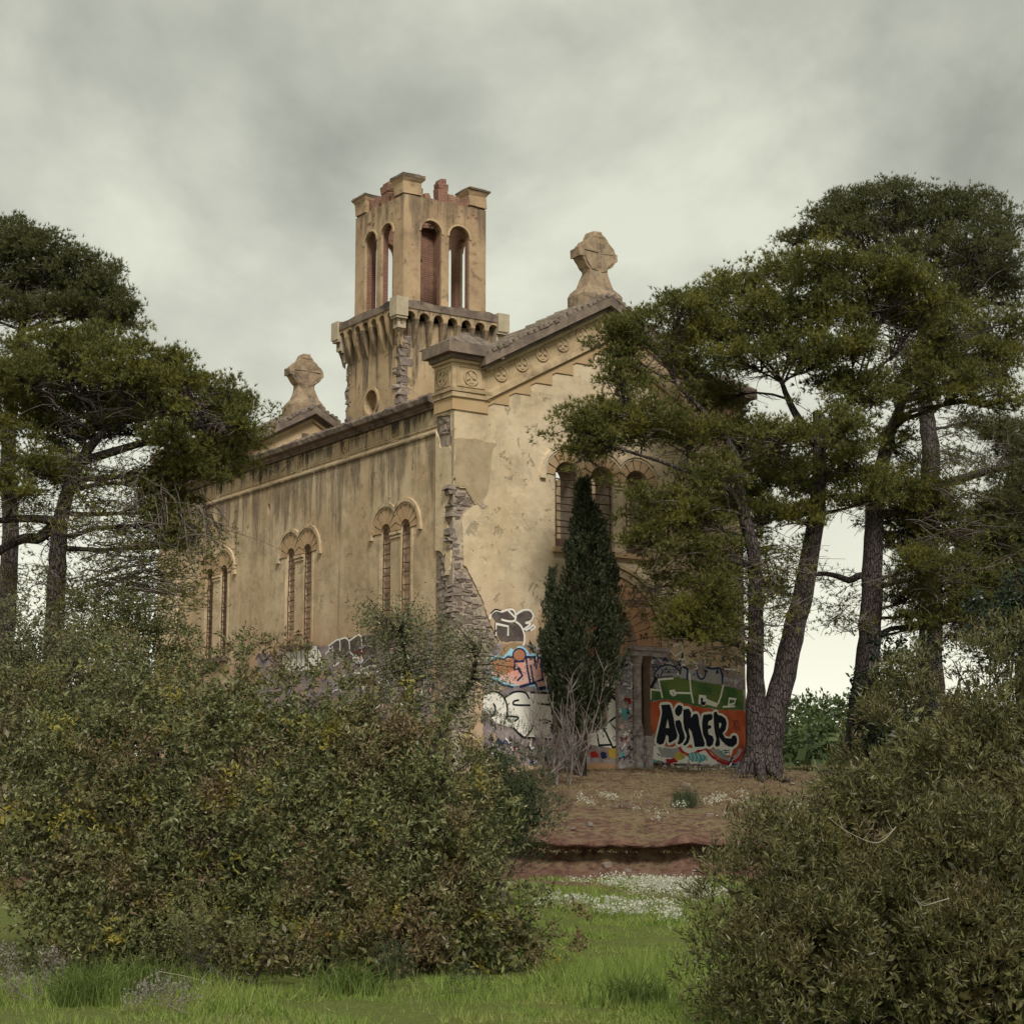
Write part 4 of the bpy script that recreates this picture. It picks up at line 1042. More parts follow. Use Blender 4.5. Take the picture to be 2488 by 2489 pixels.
# side wall: white letters under the sill, smoky piece further on
g = Graf(gs, LEFT(X), 0.004)
g.fill('wash', [(20, 720), (210, 700), (520, 650), (620, 650), (900, 570), (1490, 500), (1490, 1300), (300, 1300), (20, 1250)], rough=.05)
g.fill('cream', [(215, 692), (520, 658), (570, 760), (560, 870), (230, 860)], rough=.02)
for x in (225, 300, 345, 385, 440, 525): g.stroke('black', [(x, 690 - (x - 215) * .1), (x + 5, 780), (x, 850)], .05)
for x in (255, 320, 410, 480): g.stroke('black', [(x, 720), (x + 20, 760)], .04)
g.fill('smoke', [(620, 660), (700, 595), (760, 585), (890, 575), (1000, 560), (1040, 800), (900, 830), (760, 780), (630, 700)], rough=.02)
for P in ([(620, 655), (705, 600), (715, 690)], [(715, 600), (760, 588), (790, 620), (795, 700)], [(795, 610), (890, 572), (890, 830)], [(790, 700), (830, 740)], [(890, 860), (980, 820), (1060, 850)], [(830, 880), (960, 885), (1060, 860)]): g.stroke('cream', P, .05)
g.fill('navy', [(900, 910), (980, 890), (970, 960), (910, 980)], rough=.02).fill('cream', [(890, 985), (930, 985), (900, 1040)])
for P in ([(10, 760), (40, 730), (70, 790), (140, 720), (160, 760)],): g.stroke('smoke', P, .08)
tags(g, 70, 560, 1480, 640, 1250, ['cream', 'navy', 'lilac', 'wine', 'smoke', 'grey', 'white', 'pink'], 9, (.03, .08), 50)
for k in range(16):
    x = 1080 + rs.uniform(0, 400); y = 700 + rs.uniform(0, 350); g.stroke(rs.choice(['cream', 'navy', 'lilac', 'wine', 'smoke', 'grey']), [(x, y), (x + rs.uniform(-40, 40), y + rs.uniform(20, 70)), (x + rs.uniform(-40, 60), y + rs.uniform(40, 100))], .07)
g.done(SIDE, 'white and smoky letters along the foot of the side wall')

# ------------------------------------------------------------------ ground
def wob(x, f, p): return math.sin(x * f + p) * 0.5 + math.sin(x * f * 2.3 + p * 1.7) * 0.3 + math.sin(x * f * 5.1 + p * 0.6) * 0.2
PROF = [(-80, 0.0), (-20, 0.0), (0, 0.0), (10, 0.0), (18, 0.0), (24, 0.0), (31, 0.2), (37, 0.55), (40.3, 0.70), (41.35, 0.80), (41.6, 0.92), (41.78, 1.12), (41.84, 1.24), (41.72, 1.29), (41.42, 1.315), (41.36, 1.36), (41.45, 1.43), (41.8, 1.52), (42.4, 1.66), (43.2, 1.85), (44.5, 2.05), (47, 2.38), (50, 2.76), (53, 3.12), (55, 3.36), (57, 3.5), (60, 3.56), (75, 3.5), (95, 2.3), (140, -1.0), (300, -3.0), (900, -4.0)]
def ground_z(x, y):
    ys = [p[0] for p in PROF if not 41.3 < p[0] < 41.9]; zs = [p[1] for p in PROF if not 41.3 < p[0] < 41.9]
    z = float(np.interp(y, ys, zs))
    if y > 41.6: z = max(z, float(np.interp(y, [41.6, 42.4, 43.2], [1.5, 1.66, 1.85])) if y < 43.2 else z)
    if 45 < y < 90: z -= 0.02 * max(min(x, 14), -14) * min(1, (y - 45) / 8)
    return z
def make_ground():
    dense = []
    for (a, za), (b, zb) in zip(PROF, PROF[1:]):
        n = 1
        if a >= 14 and b <= 61 and abs(b - a) > 0.5: n = max(1, int(abs(b - a) / 0.22))
        for k in range(n): dense.append((a + (b - a) * k / n, za + (zb - za) * k / n))
    dense.append(PROF[-1])
    xs = sorted(set([-600, -300, -150, -80, -50, -30, -22] + [round(-16 + 0.25 * k, 3) for k in range(129)] + [20, 26, 34, 50, 80, 150, 300, 600]))
    rr = random.Random(4)
    V = []
    for i, (y, z) in enumerate(dense):
        for x in xs:
            near = 1.0 if 12 < y < 62 and abs(x) < 18 else 0.0
            led = max(0.0, 1 - abs(y - 41.6) / 3.0)
            yy = y + led * near * (wob(x, 0.9, 1.0) * 0.28 + wob(x, 4.0, 2.0) * 0.07 + (rr.uniform(-.07, .07) if 41.2 < y < 42 else 0))
            zz = z
            if 45 < y < 90: zz -= 0.02 * max(min(x, 14), -14) * min(1, (y - 45) / 8)
            if near: zz += 0.035 * wob(x, 1.7, y * 0.8) + 0.02 * wob(y, 3.1, x) + rr.uniform(-.012, .012)
            if near and 41.2 < y < 41.9: zz += wob(x, 0.7, 0.4) * 0.05 + rr.uniform(-.025, .025)
            if near and y > 41.9: zz += rr.uniform(-.03, .03)
            V.append((x, yy, zz))
    m = len(xs); F = [(i * m + j, i * m + j + 1, (i + 1) * m + j + 1, (i + 1) * m + j) for i in range(len(dense) - 1) for j in range(m - 1)]
    M = Mat('soil_and_turf')
    x, y, z = M.coord()
    n1 = M.noise(0.9, 6, 0.65); n2 = M.noise(4.5, 6, 0.7, loc=(3, 1, 0)); n3 = M.noise(14, 4, 0.7)
    soil = M.mix(M.rng(n2, 0.35, 0.65), (0.115, 0.056, 0.043), (0.25, 0.14, 0.10))
    dry = M.mix(n3, (0.17, 0.125, 0.065), (0.30, 0.24, 0.135))
    green = M.mix(n2, (0.09, 0.115, 0.026), (0.20, 0.22, 0.055))
    yn = M.math('ADD', y, M.math('MULTIPLY', M.math('SUBTRACT', n1, 0.5), 9.0))
    up = M.mix(M.rng(M.math('ADD', n2, M.math('MULTIPLY', n1, 0.5)), 0.66, 0.84), soil, dry)
    low = M.mix(M.rng(yn, 34, 40), green, soil)
    c = M.mix(M.rng(y, 41.3, 41.9), low, up)
    M.color(c); M.bump(M.math('ADD', n2, M.math('MULTIPLY', n3, 0.9)), 1.0, 0.14)
    mb = MB().mat(M.m).add(V, F)
    o = mb.build('ground', None, smooth=True, fixn=False)
    tag(o, 'turf rising to a red earth bank below the building', None, kind='structure')
make_ground()

# ------------------------------------------------------------------ foliage helpers
def leafmat(name, a, b, c=None, camt=0.5, cscale=0.8, rough=0.6, trans=0.25, d=None, dscale=2.0, damt=0.5, spec=0.3):
    M = Mat(name, rough)
    M.b.inputs['Specular IOR Level'].default_value = spec
    r = M.island()
    col = M.mix(r, a, b)
    if c: col = M.mix(M.math('MULTIPLY', M.rng(M.noise(cscale, 3, 0.6), 0.50, 0.66), camt), col, c)
    if d: col = M.mix(M.math('MULTIPLY', M.rng(M.noise(dscale, 2, 0.5, loc=(7, 3, 5)), 0.60, 0.70), damt), col, d)
    M.color(col)
    tr = M.n.new('ShaderNodeBsdfTranslucent'); M.put(tr.inputs[0], col)
    mx = M.n.new('ShaderNodeMixShader'); mx.inputs[0].default_value = trans
    out = M.n['Material Output']
    M.l.new(M.b.outputs[0], mx.inputs[1]); M.l.new(tr.outputs[0], mx.inputs[2]); M.l.new(mx.outputs[0], out.inputs[0])
    return M.m
def norm(a): return a / np.maximum(np.linalg.norm(a, axis=-1, keepdims=True), 1e-9)
def rdirs(n, rng=RNG): return norm(rng.normal(size=(n, 3)))
def rhombi(P, D, L, W, rng=RNG):
    """flat pointed leaves: base point, direction, length, width"""
    n = len(P); S = norm(np.cross(D, rdirs(n, rng))) * (W / 2)[:, None]
    mid = P + D * (L * 0.45)[:, None]
    V = np.stack([P, mid + S, P + D * L[:, None], mid - S], 1).reshape(-1, 3)
    return V, np.arange(4 * n).reshape(n, 4)
def needles(P, D, L, W, rng=RNG):
    n = len(P); S = norm(np.cross(D, rdirs(n, rng))) * (W / 2)[:, None]
    V = np.stack([P + S, P - S, P + D * L[:, None]], 1).reshape(-1, 3)
    return V, np.arange(3 * n).reshape(n, 3)
def merge(parts):
    V = []; F = []; k = 0
    for v, f in parts: V.append(v); F.append(f + k); k += len(v)
    return np.concatenate(V), np.concatenate(F)
def curve(a, b, n, sag=0.15, rr=random):
    a, b = Vector(a), Vector(b); L = (b - a).length; off = Vector((rr.uniform(-1, 1), rr.uniform(-1, 1), rr.uniform(-.3, 1))) * L * sag
    return [a.lerp(b, t) + off * (4 * t * (1 - t)) * 0.5 + Vector((rr.uniform(-1, 1), rr.uniform(-1, 1), rr.uniform(-1, 1))) * L * 0.018 for t in [k / n for k in range(n + 1)]]

def barkmat(name, a, b, scale):
    M = Mat(name, 0.95)
    mp = M.n.new('ShaderNodeMapping'); mp.inputs['Scale'].default_value = (1, 1, 0.28); M.l.new(M.tc, mp.inputs[0])
    v = M.n.new('ShaderNodeTexVoronoi'); v.feature = 'DISTANCE_TO_EDGE'; v.inputs['Scale'].default_value = scale; M.l.new(mp.outputs[0], v.inputs['Vector'])
    n = M.noise(3.0, 7, 0.7); f = M.rng(M.math('ADD', v.outputs['Distance'], M.math('MULTIPLY', M.noise(9, 6, .75), .12)), 0.03, 0.20)
    M.color(M.mix(f, tuple(c * .55 for c in a), M.mix(M.rng(n, .3, .7), a, b)))
    M.bump(M.math('ADD', f, M.math('MULTIPLY', M.noise(16, 5, .7), .5)), 1.0, 0.06)
    return M.m
M_BARK = barkmat('pine_bark_plates', (0.056, 0.044, 0.041), (0.118, 0.097, 0.092), 15.0)
M_TWIG = simple('grey_twig', (0.10, 0.08, 0.072), (0.20, 0.165, 0.15), 6.0, bump=0.3)
M_DARKBARK = simple('dark_bark', (0.03, 0.024, 0.02), (0.075, 0.06, 0.05), 6.0, bump=0.8)
M_PALETWIG = simple('pale_twig', (0.30, 0.25, 0.20), (0.42, 0.37, 0.31), 6.0, bump=0.2)
M_PINE = leafmat('pine_needles', (0.072, 0.080, 0.020), (0.150, 0.152, 0.036), (0.21, 0.195, 0.03), 0.65, 0.8, trans=0.25)
M_PINE2 = leafmat('pine_needles_far', (0.060, 0.066, 0.026), (0.115, 0.118, 0.038), (0.145, 0.14, 0.036), 0.4, 0.9, trans=0.25)
M_CYPRESS = leafmat('cypress_scales', (0.022, 0.030, 0.014), (0.046, 0.056, 0.024), (0.06, 0.065, 0.028), 0.4, 2.0, trans=0.05)
M_LENT = leafmat('lentisk_leaves', (0.050, 0.058, 0.022), (0.205, 0.212, 0.085), (0.19, 0.105, 0.065), 0.6, 0.9, rough=0.45, trans=0.15, d=(0.30, 0.25, 0.035), dscale=1.7, damt=0.75)
M_LENT2 = leafmat('narrow_leaves', (0.040, 0.043, 0.016), (0.165, 0.158, 0.060), (0.13, 0.09, 0.042), 0.5, 1.3, rough=0.42, trans=0.15, d=(0.11, 0.10, 0.025), dscale=2.0, damt=0.6)
M_OLIVE = leafmat('olive_leaves', (0.085, 0.092, 0.045), (0.18, 0.18, 0.09), (0.16, 0.13, 0.06), 0.4, 2.0, trans=0.2)
M_BROOM = leafmat('broom_leaves', (0.030, 0.045, 0.020), (0.065, 0.082, 0.034), trans=0.15)
M_FOREST = leafmat('forest_leaves', (0.040, 0.062, 0.022), (0.085, 0.115, 0.035), (0.03, 0.045, 0.022), 0.6, 0.25, trans=0.2)
M_GRASS = leafmat('grass_blades', (0.125, 0.195, 0.034), (0.275, 0.35, 0.08), (0.34, 0.31, 0.11), 0.5, 0.9, trans=0.35)
M_DRY = leafmat('dry_grass', (0.17, 0.125, 0.068), (0.31, 0.25, 0.14), (0.12, 0.13, 0.04), 0.5, 0.8, trans=0.3)
M_FLOWER = leafmat('white_petals', (0.46, 0.46, 0.36), (0.66, 0.66, 0.56), trans=0.3)
M_IVY = leafmat('ivy_leaves', (0.010, 0.018, 0.010), (0.028, 0.042, 0.022), trans=0.05, rough=0.35)
M_GREYLEAF = leafmat('grey_leaves', (0.13, 0.115, 0.10), (0.27, 0.24, 0.21), (0.16, 0.09, 0.10), 0.5, 4.0, trans=0.15)

def shell_points(C, Rd, n, rng, up=-0.35, lo=0.74):
    """points on the upper shell of an ellipsoid with outward directions"""
    d = rdirs(int(n * 2.2) + 8, rng); d = d[d[:, 2] > up + rng.uniform(-.35, .25, len(d))][:n]
    r = rng.uniform(lo, 1.03, len(d))[:, None]
    return C + d * Rd * r, norm(d / Rd)

def pine(name, label, group, trunks, clumps, Y, mat, dens=1.0, seed=1, needle=0.13, spread=1.0, bark=None, sparse=(), roots=7):
    """trunks: list of (points, radii); clumps: (photo x, photo y, half width, half height[, depth]) measured on the photograph and set at depth Y"""
    rr = random.Random(seed); rng = np.random.default_rng(seed)
    base = Vector(trunks[0][0][0]); gz_ = ground_z(base.x, base.y)
    for pts, rad in trunks:      # carry every stem that starts low down to the ground
        if pts[0].z < gz_ + 6 and pts[0].z - gz_ > 0.3 and (Vector((pts[0].x, pts[0].y)) - Vector((base.x, base.y))).length < 1.0: pts.insert(0, Vector((pts[0].x, pts[0].y, gz_ - 0.1))); rad.insert(0, rad[0] * 1.12)
    base = Vector((base.x, base.y, gz_))
    root = empty(name, base); inv = -base
    tag(root, label, 'tree', group)
    tm = MB().mat(bark or M_BARK)
    allp = []
    for pts, rad in trunks:
        P = spline3([Vector(p) for p in pts], 5)
        rads = list(np.interp(np.linspace(0, len(rad) - 1, len(P)), range(len(rad)), rad))
        P2 = [p + Vector((rr.uniform(-1, 1), rr.uniform(-1, 1), 0)) * r_ * 0.10 for p, r_ in zip(P, rads)]
        tm.tube([p + inv for p in P2], rads, 12)
        allp += [(p, r_) for p, r_ in zip(P2, rads)]
    for k_ in range(roots):
        a_ = 2 * math.pi * k_ / roots + rr.uniform(-.3, .3); r_ = trunks[0][1][0]; q_ = Vector((math.cos(a_), math.sin(a_), 0))
        tm.tube([q_ * r_ * .25 + Vector((0, 0, 1.5 * r_ + .5)), q_ * r_ * .75 + Vector((0, 0, .55)), q_ * r_ * 1.25 + Vector((0, 0, .18)), q_ * r_ * 2.0 + Vector((0, 0, .0)), q_ * r_ * 3.2 + Vector((0, 0, -.12))], [r_ * .42, r_ * .42, r_ * .34, r_ * .22, r_ * .08], 8)
    T = tm.build('trunk', root, smooth=True)
    k = 4800.0
    parts = []; cents = []
    for cl in clumps:
        px, py, hw, hh = cl[:4]; hw *= 1.1; hh *= 1.1
        dy = cl[4] if len(cl) > 4 else rr.uniform(-1, 1) * 1.9 * spread
        cents.append((at_depth(px, py, Y + dy), hw * (Y + dy) / k, hh * (Y + dy) / k))
    for c, sx, sz in cents:
        sy = (sx + sz) * 0.55
        # limb from the nearest stem point below
        best = min(allp, key=lambda q: (q[0] - c).length + max(0, q[0].z - c.z + 0.3) * 2.2)
        tip = c + Vector((0, 0, -sz * 0.35))
        lr = max(0.035, min(0.5 * best[1], 0.018 * (tip - best[0]).length + 0.03))
        path = curve(best[0], tip, 6, 0.22, rr)
        lm = MB().mat(bark or M_BARK)
        lm.tube([p + inv for p in path], [lr * (1 - 0.75 * t / 6) for t in range(7)], 6)
        nb = max(10, int(20 * sx * sz * dens) + 7)
        others = sorted((q for q in cents if q[0] is not c and (q[0] - c).length > 1e-4), key=lambda q: (q[0] - c).length)[:4]
        spots = []
        for b in range(nb):
            w = rdirs(1, rng)[0]; w[2] = w[2] * 0.75 + 0.15; w *= rr.uniform(0.25, 1.15) ** 0.6
            spots.append(c + Vector((w[0] * sx * 0.92, w[1] * sy * 0.92, w[2] * sz * 0.92)))
        for q, qx, qz in others:            # foliage bridging to the neighbouring clumps
            if (q - c).length < 2.2 * (sx + qx):
                for b in range(3): spots.append(c.lerp(q, rr.uniform(0.25, 0.55)) + Vector((rr.gauss(0, .35), rr.gauss(0, .45), rr.gauss(0, .28))))
        for pc in spots:
            s0 = path[rr.randint(3, 6)]
            lm.tube([p + inv for p in curve(s0, pc, 3, 0.2, rr)], [0.022, 0.016, 0.011, 0.006], 4, cap=False)
            R0 = rr.uniform(0.20, 0.50) * (0.75 + 0.25 * min(2.0, sx))
            rad = np.array([R0 * rr.uniform(.9, 1.3), R0, R0 * rr.uniform(0.4, 0.7)])
            nt = int(53 * (R0 / 0.42) ** 1.5 * dens)
            TP, TD = shell_points(np.array(pc), rad, nt, rng, -0.5, 0.15)
            if not len(TP): continue
            far = rng.uniform(0, 1, len(TP)) < 0.25
            TP = TP + TD * (far * rng.uniform(0.05, 0.22, len(TP)))[:, None]
            m = 8
            PP = np.repeat(TP, m, 0); DD = norm(np.repeat(TD, m, 0) * 0.8 + rdirs(len(PP), rng) * 0.8 + np.array([0, 0, 0.4]))
            LL = needle * rng.uniform(0.7, 1.25, len(PP))
            parts.append(needles(PP + np.array(inv), DD, LL, rng.uniform(0.018, 0.030, len(PP)), rng))
        # thin dead twigs hanging under the clump
        lm.mat(M_TWIG)
        for b in range(20):
            s0 = path[rr.randint(2, 6)]; e_ = s0 + Vector((rr.uniform(-1, 1) * sx, rr.uniform(-1, 1) * sy, rr.uniform(-.9, .3) * sz))
            lm.tube([p + inv for p in curve(s0, e_, 3, 0.25, rr)], [0.015, 0.012, 0.009, 0.005], 3, cap=False)
        lm.build('limb', root, smooth=True)
    for px, py, hw, hh, n in sparse:      # airy sprays of needles on bare twigs
        lm = MB().mat(M_TWIG)
        for b in range(int(n * 2.0)):
            c = at_depth(px + rr.uniform(-hw, hw), py + rr.uniform(-hh, hh), Y + rr.uniform(-1.5, 1.5) * spread)
            best = min(allp, key=lambda q: (q[0] - c).length)
            s0 = best[0].lerp(c, rr.uniform(0.5, 0.8)) + Vector((0, 0, rr.uniform(-.3, .3)))
            lm.tube([p + inv for p in curve(s0, c, 4, 0.25, rr)], [0.022, 0.018, 0.014, 0.01, 0.006], 4, cap=False)
            for b2 in range(5):
                e2 = c + Vector((rr.gauss(0, .45), rr.gauss(0, .45), rr.gauss(0, .28)))
                lm.tube([p + inv for p in curve(s0.lerp(c, rr.uniform(.2, .9)), e2, 3, 0.25, rr)], [0.012, 0.010, 0.008, 0.005], 3, cap=False)
            TP = np.array(c) + rng.normal(size=(20, 3)) * np.array([0.34, 0.34, 0.17]); m = 6
            PP = np.repeat(TP, m, 0); DD = norm(rdirs(len(PP), rng) + np.array([0, 0, 0.5]))
            parts.append(needles(PP + np.array(inv), DD, needle * rng.uniform(0.7, 1.2, len(PP)), rng.uniform(0.018, 0.03, len(PP)), rng))
        lm.build('twigs', root)['kind'] = 'stuff'
    V, F = merge(parts)
    link('crown', fast_mesh('crown', V, F, mat, 3), root)['kind'] = 'stuff'
    return root
def spline3(P, n):
    out = []; N = len(P)
    if N < 3: return [P[0].lerp(P[-1], k / n) for k in range(n + 1)]
    for i in range(N - 1):
        p0, p1, p2, p3 = P[max(i - 1, 0)], P[i], P[i + 1], P[min(i + 2, N - 1)]
        for k in range(n):
            t = k / n; out.append(0.5 * ((2 * p1) + (p2 - p0) * t + (2 * p0 - 5 * p1 + 4 * p2 - p3) * t * t + (3 * p1 - p0 - 3 * p2 + p3) * t ** 3))
    out.append(P[-1]); return out
def path_at(L, Y, dY=0.0):      # traced stem: photo points set at depth Y (drifting by dY from foot to tip)
    return [at_depth(x, y, Y + dY * i / max(1, len(L) - 1)) for i, (x, y) in enumerate(L)]

r7 = lambda x, y: (1300 + 0.621 * x, 400 + 0.621 * y)
r6 = lambda x, y: (0.59 * x, 500 + 0.59 * y)
def cl7(L): return [r7(x, y) + (a * 0.621, b * 0.621) + tuple(rest) for x, y, a, b, *rest in L]
def cl6(L): return [r6(x, y) + (a * 0.59, b * 0.59) + tuple(rest) for x, y, a, b, *rest in L]

# ---- two-stemmed pine in front of the building's right end
YA = 53.5
pine('pine_tree', 'two-stemmed pine at the right corner of the building, broad crown over its front', 'tall pines around the building',
     [(path_at([(1845, 1905), (1838, 1800), (1836, 1650), (1836, 1500), (1832, 1350), (1800, 1220), (1795, 1120)], YA, -1.0), [0.40, 0.30, 0.24, 0.21, 0.19, 0.16, 0.12]),
      (path_at([(1862, 1910), (1872, 1800), (1905, 1640), (1938, 1500), (1960, 1400), (1985, 1250), (1990, 1100), (1985, 1000)], YA), [0.42, 0.36, 0.32, 0.29, 0.27, 0.23, 0.18, 0.12]),
      (path_at([(1795, 1120), (1760, 1060), (1700, 990), (1640, 930)], YA - 1), [0.11, 0.09, 0.07, 0.04]),
      (path_at([(1815, 1260), (1760, 1180), (1680, 1150), (1600, 1120), (1500, 1090)], YA - 1.2, -0.8), [0.08, 0.07, 0.06, 0.045, 0.03]),
      (path_at([(1985, 1080), (1930, 1000), (1900, 930)], YA), [0.16, 0.1, 0.06]), (path_at([(1988, 1100), (2040, 1020), (2080, 940)], YA), [0.16, 0.1, 0.06])],
     cl7([(370, 640, 115, 75, -1.5), (300, 720, 90, 60, -1.5), (330, 840, 110, 60, -1.6), (180, 1010, 110, 70, -2), (290, 1060, 130, 80, -2), (190, 1130, 90, 60, -2), (430, 1000, 140, 85, -1.8),
          (560, 560, 100, 80), (680, 520, 110, 85), (820, 470, 120, 85), (960, 410, 125, 95), (1120, 370, 140, 80), (1300, 400, 150, 85), (1460, 460, 130, 85), (1560, 520, 80, 70),
          (560, 680, 130, 90), (740, 650, 150, 95), (930, 590, 160, 100), (1120, 530, 160, 100), (1320, 540, 160, 100), (1480, 610, 120, 80),
          (640, 800, 120, 60), (820, 760, 130, 70), (1060, 700, 140, 80), (1260, 700, 140, 80),
          (690, 920, 140, 65), (610, 1060, 140, 80), (800, 1090, 150, 85), (960, 1060, 140, 85), (1130, 1080, 120, 75), (1090, 780, 90, 60), (1220, 850, 130, 90), (1330, 900, 110, 80), (1200, 1010, 100, 70),
          (700, 1210, 150, 80), (900, 1220, 150, 90), (1080, 1230, 150, 90), (1260, 1170, 140, 90), (1330, 1290, 120, 90),
          (450, 1330, 120, 75, -1.8), (600, 1390, 150, 75, -1.6), (420, 1470, 90, 50, -1.8), (740, 1330, 140, 70), (900, 1380, 130, 60), (680, 1500, 110, 50),
          (600, 1740, 110, 45, -1.6), (680, 1800, 110, 50, -1.6), (560, 1840, 80, 40, -1.6), (740, 1700, 60, 35, -1.2), (930, 1660, 60, 40), (1040, 1380, 90, 50)]),
     YA, M_PINE, 0.96, 31, sparse=[(1700, 1380, 130, 60, 14), (1840, 1450, 60, 120, 14), (1640, 1460, 130, 50, 12), (1900, 1400, 70, 80, 12), (1790, 1580, 80, 30, 6)])
# ---- straight pine behind and right of it
YB = 58.0
pine('pine_tree', 'straight pine with ivy at its foot, between the two-stemmed pine and the frame edge', 'tall pines around the building',
     [(path_at([(2085, 1860), (2098, 1700), (2112, 1550), (2120, 1400), (2125, 1250), (2150, 1100), (2190, 980)], YB), [0.44, 0.38, 0.34, 0.31, 0.27, 0.2, 0.12]),
      (path_at([(2115, 1440), (2060, 1410), (2010, 1395), (1970, 1400)], YB), [0.12, 0.1, 0.07, 0.04])],
     cl7([(1640, 600, 130, 70), (1780, 610, 130, 75), (1890, 690, 90, 90), (1560, 700, 130, 80), (1700, 740, 150, 90), (1840, 800, 120, 90), (1450, 780, 100, 70), (1580, 850, 130, 80), (1730, 900, 140, 80), (1870, 930, 90, 80), (1460, 900, 100, 70),
          (1400, 1080, 100, 60), (1420, 1240, 110, 70), (1330, 1400, 90, 60), (1480, 1330, 140, 80), (1620, 1290, 120, 70), (1600, 1420, 130, 80), (1460, 1470, 120, 70), (1700, 1450, 90, 60), (1540, 1560, 140, 80), (1690, 1600, 120, 70), (1480, 1680, 120, 80), (1640, 1740, 150, 80), (1790, 1800, 120, 80), (1500, 1800, 110, 60)]),
     YB, M_PINE, 0.82, 47, sparse=[(2240, 1180, 120, 90, 16), (2330, 1300, 110, 110, 18), (2050, 1480, 60, 80, 9), (2250, 1420, 90, 80, 10)])
# ---- tall pine behind, its crown the highest
YC = 68.0
pine('pine_tree', 'tallest pine, its dark rounded crown rising behind the other pines', 'tall pines around the building',
     [(path_at([(2270, 1900), (2262, 1600), (2255, 1250), (2262, 1100), (2250, 1000), (2240, 800)], YC), [0.5, 0.42, 0.36, 0.32, 0.28, 0.15]), (path_at([(2262, 1190), (2330, 1165), (2420, 1140), (2500, 1120)], YC, -2), [0.18, 0.16, 0.13, 0.1])],
     cl7([(1120, 240, 90, 60), (1180, 180, 90, 80), (1280, 140, 100, 70), (1400, 125, 110, 65), (1530, 130, 120, 70), (1660, 150, 120, 75), (1780, 190, 110, 80), (1860, 260, 80, 90), (1230, 260, 130, 80), (1390, 230, 140, 80), (1560, 240, 150, 85), (1720, 290, 140, 90), (1840, 370, 110, 100), (1010, 300, 60, 30), (1450, 330, 130, 70), (1620, 370, 140, 80), (1780, 460, 130, 90), (1890, 520, 80, 90), (1660, 500, 130, 80), (1840, 1050, 110, 70), (1760, 1010, 100, 50), (1880, 1130, 80, 50)]),
     YC, M_PINE2, 0.75, 53, needle=0.15, sparse=[(2380, 1080, 90, 60, 16), (2440, 1200, 60, 90, 12)])
# ---- dark pine at the frame edge
YD = 60.0
pine('pine_tree', 'dark pine cut by the right frame edge above the leafy bush', 'tall pines around the building',
     [(path_at([(2500, 1800), (2490, 1500), (2480, 1250)], YD), [0.4, 0.34, 0.25])],
     cl7([(1830, 1330, 110, 70), (1880, 1430, 90, 70), (1800, 1460, 90, 50), (1850, 1560, 100, 70), (1780, 1640, 110, 60), (1890, 1660, 80, 80), (1840, 1760, 100, 70), (1960, 1300, 120, 90), (1980, 1500, 120, 90), (1960, 1700, 120, 90), (1960, 1050, 90, 70), (1760, 1390, 100, 60), (1720, 1570, 110, 70), (1770, 1720, 120, 70), (1700, 1850, 120, 60), (1880, 1230, 100, 60)]),
     YD, M_PINE2, 0.8, 61, sparse=[(2420, 1300, 80, 80, 12), (2380, 1480, 90, 70, 12), (2420, 1560, 80, 80, 10)])
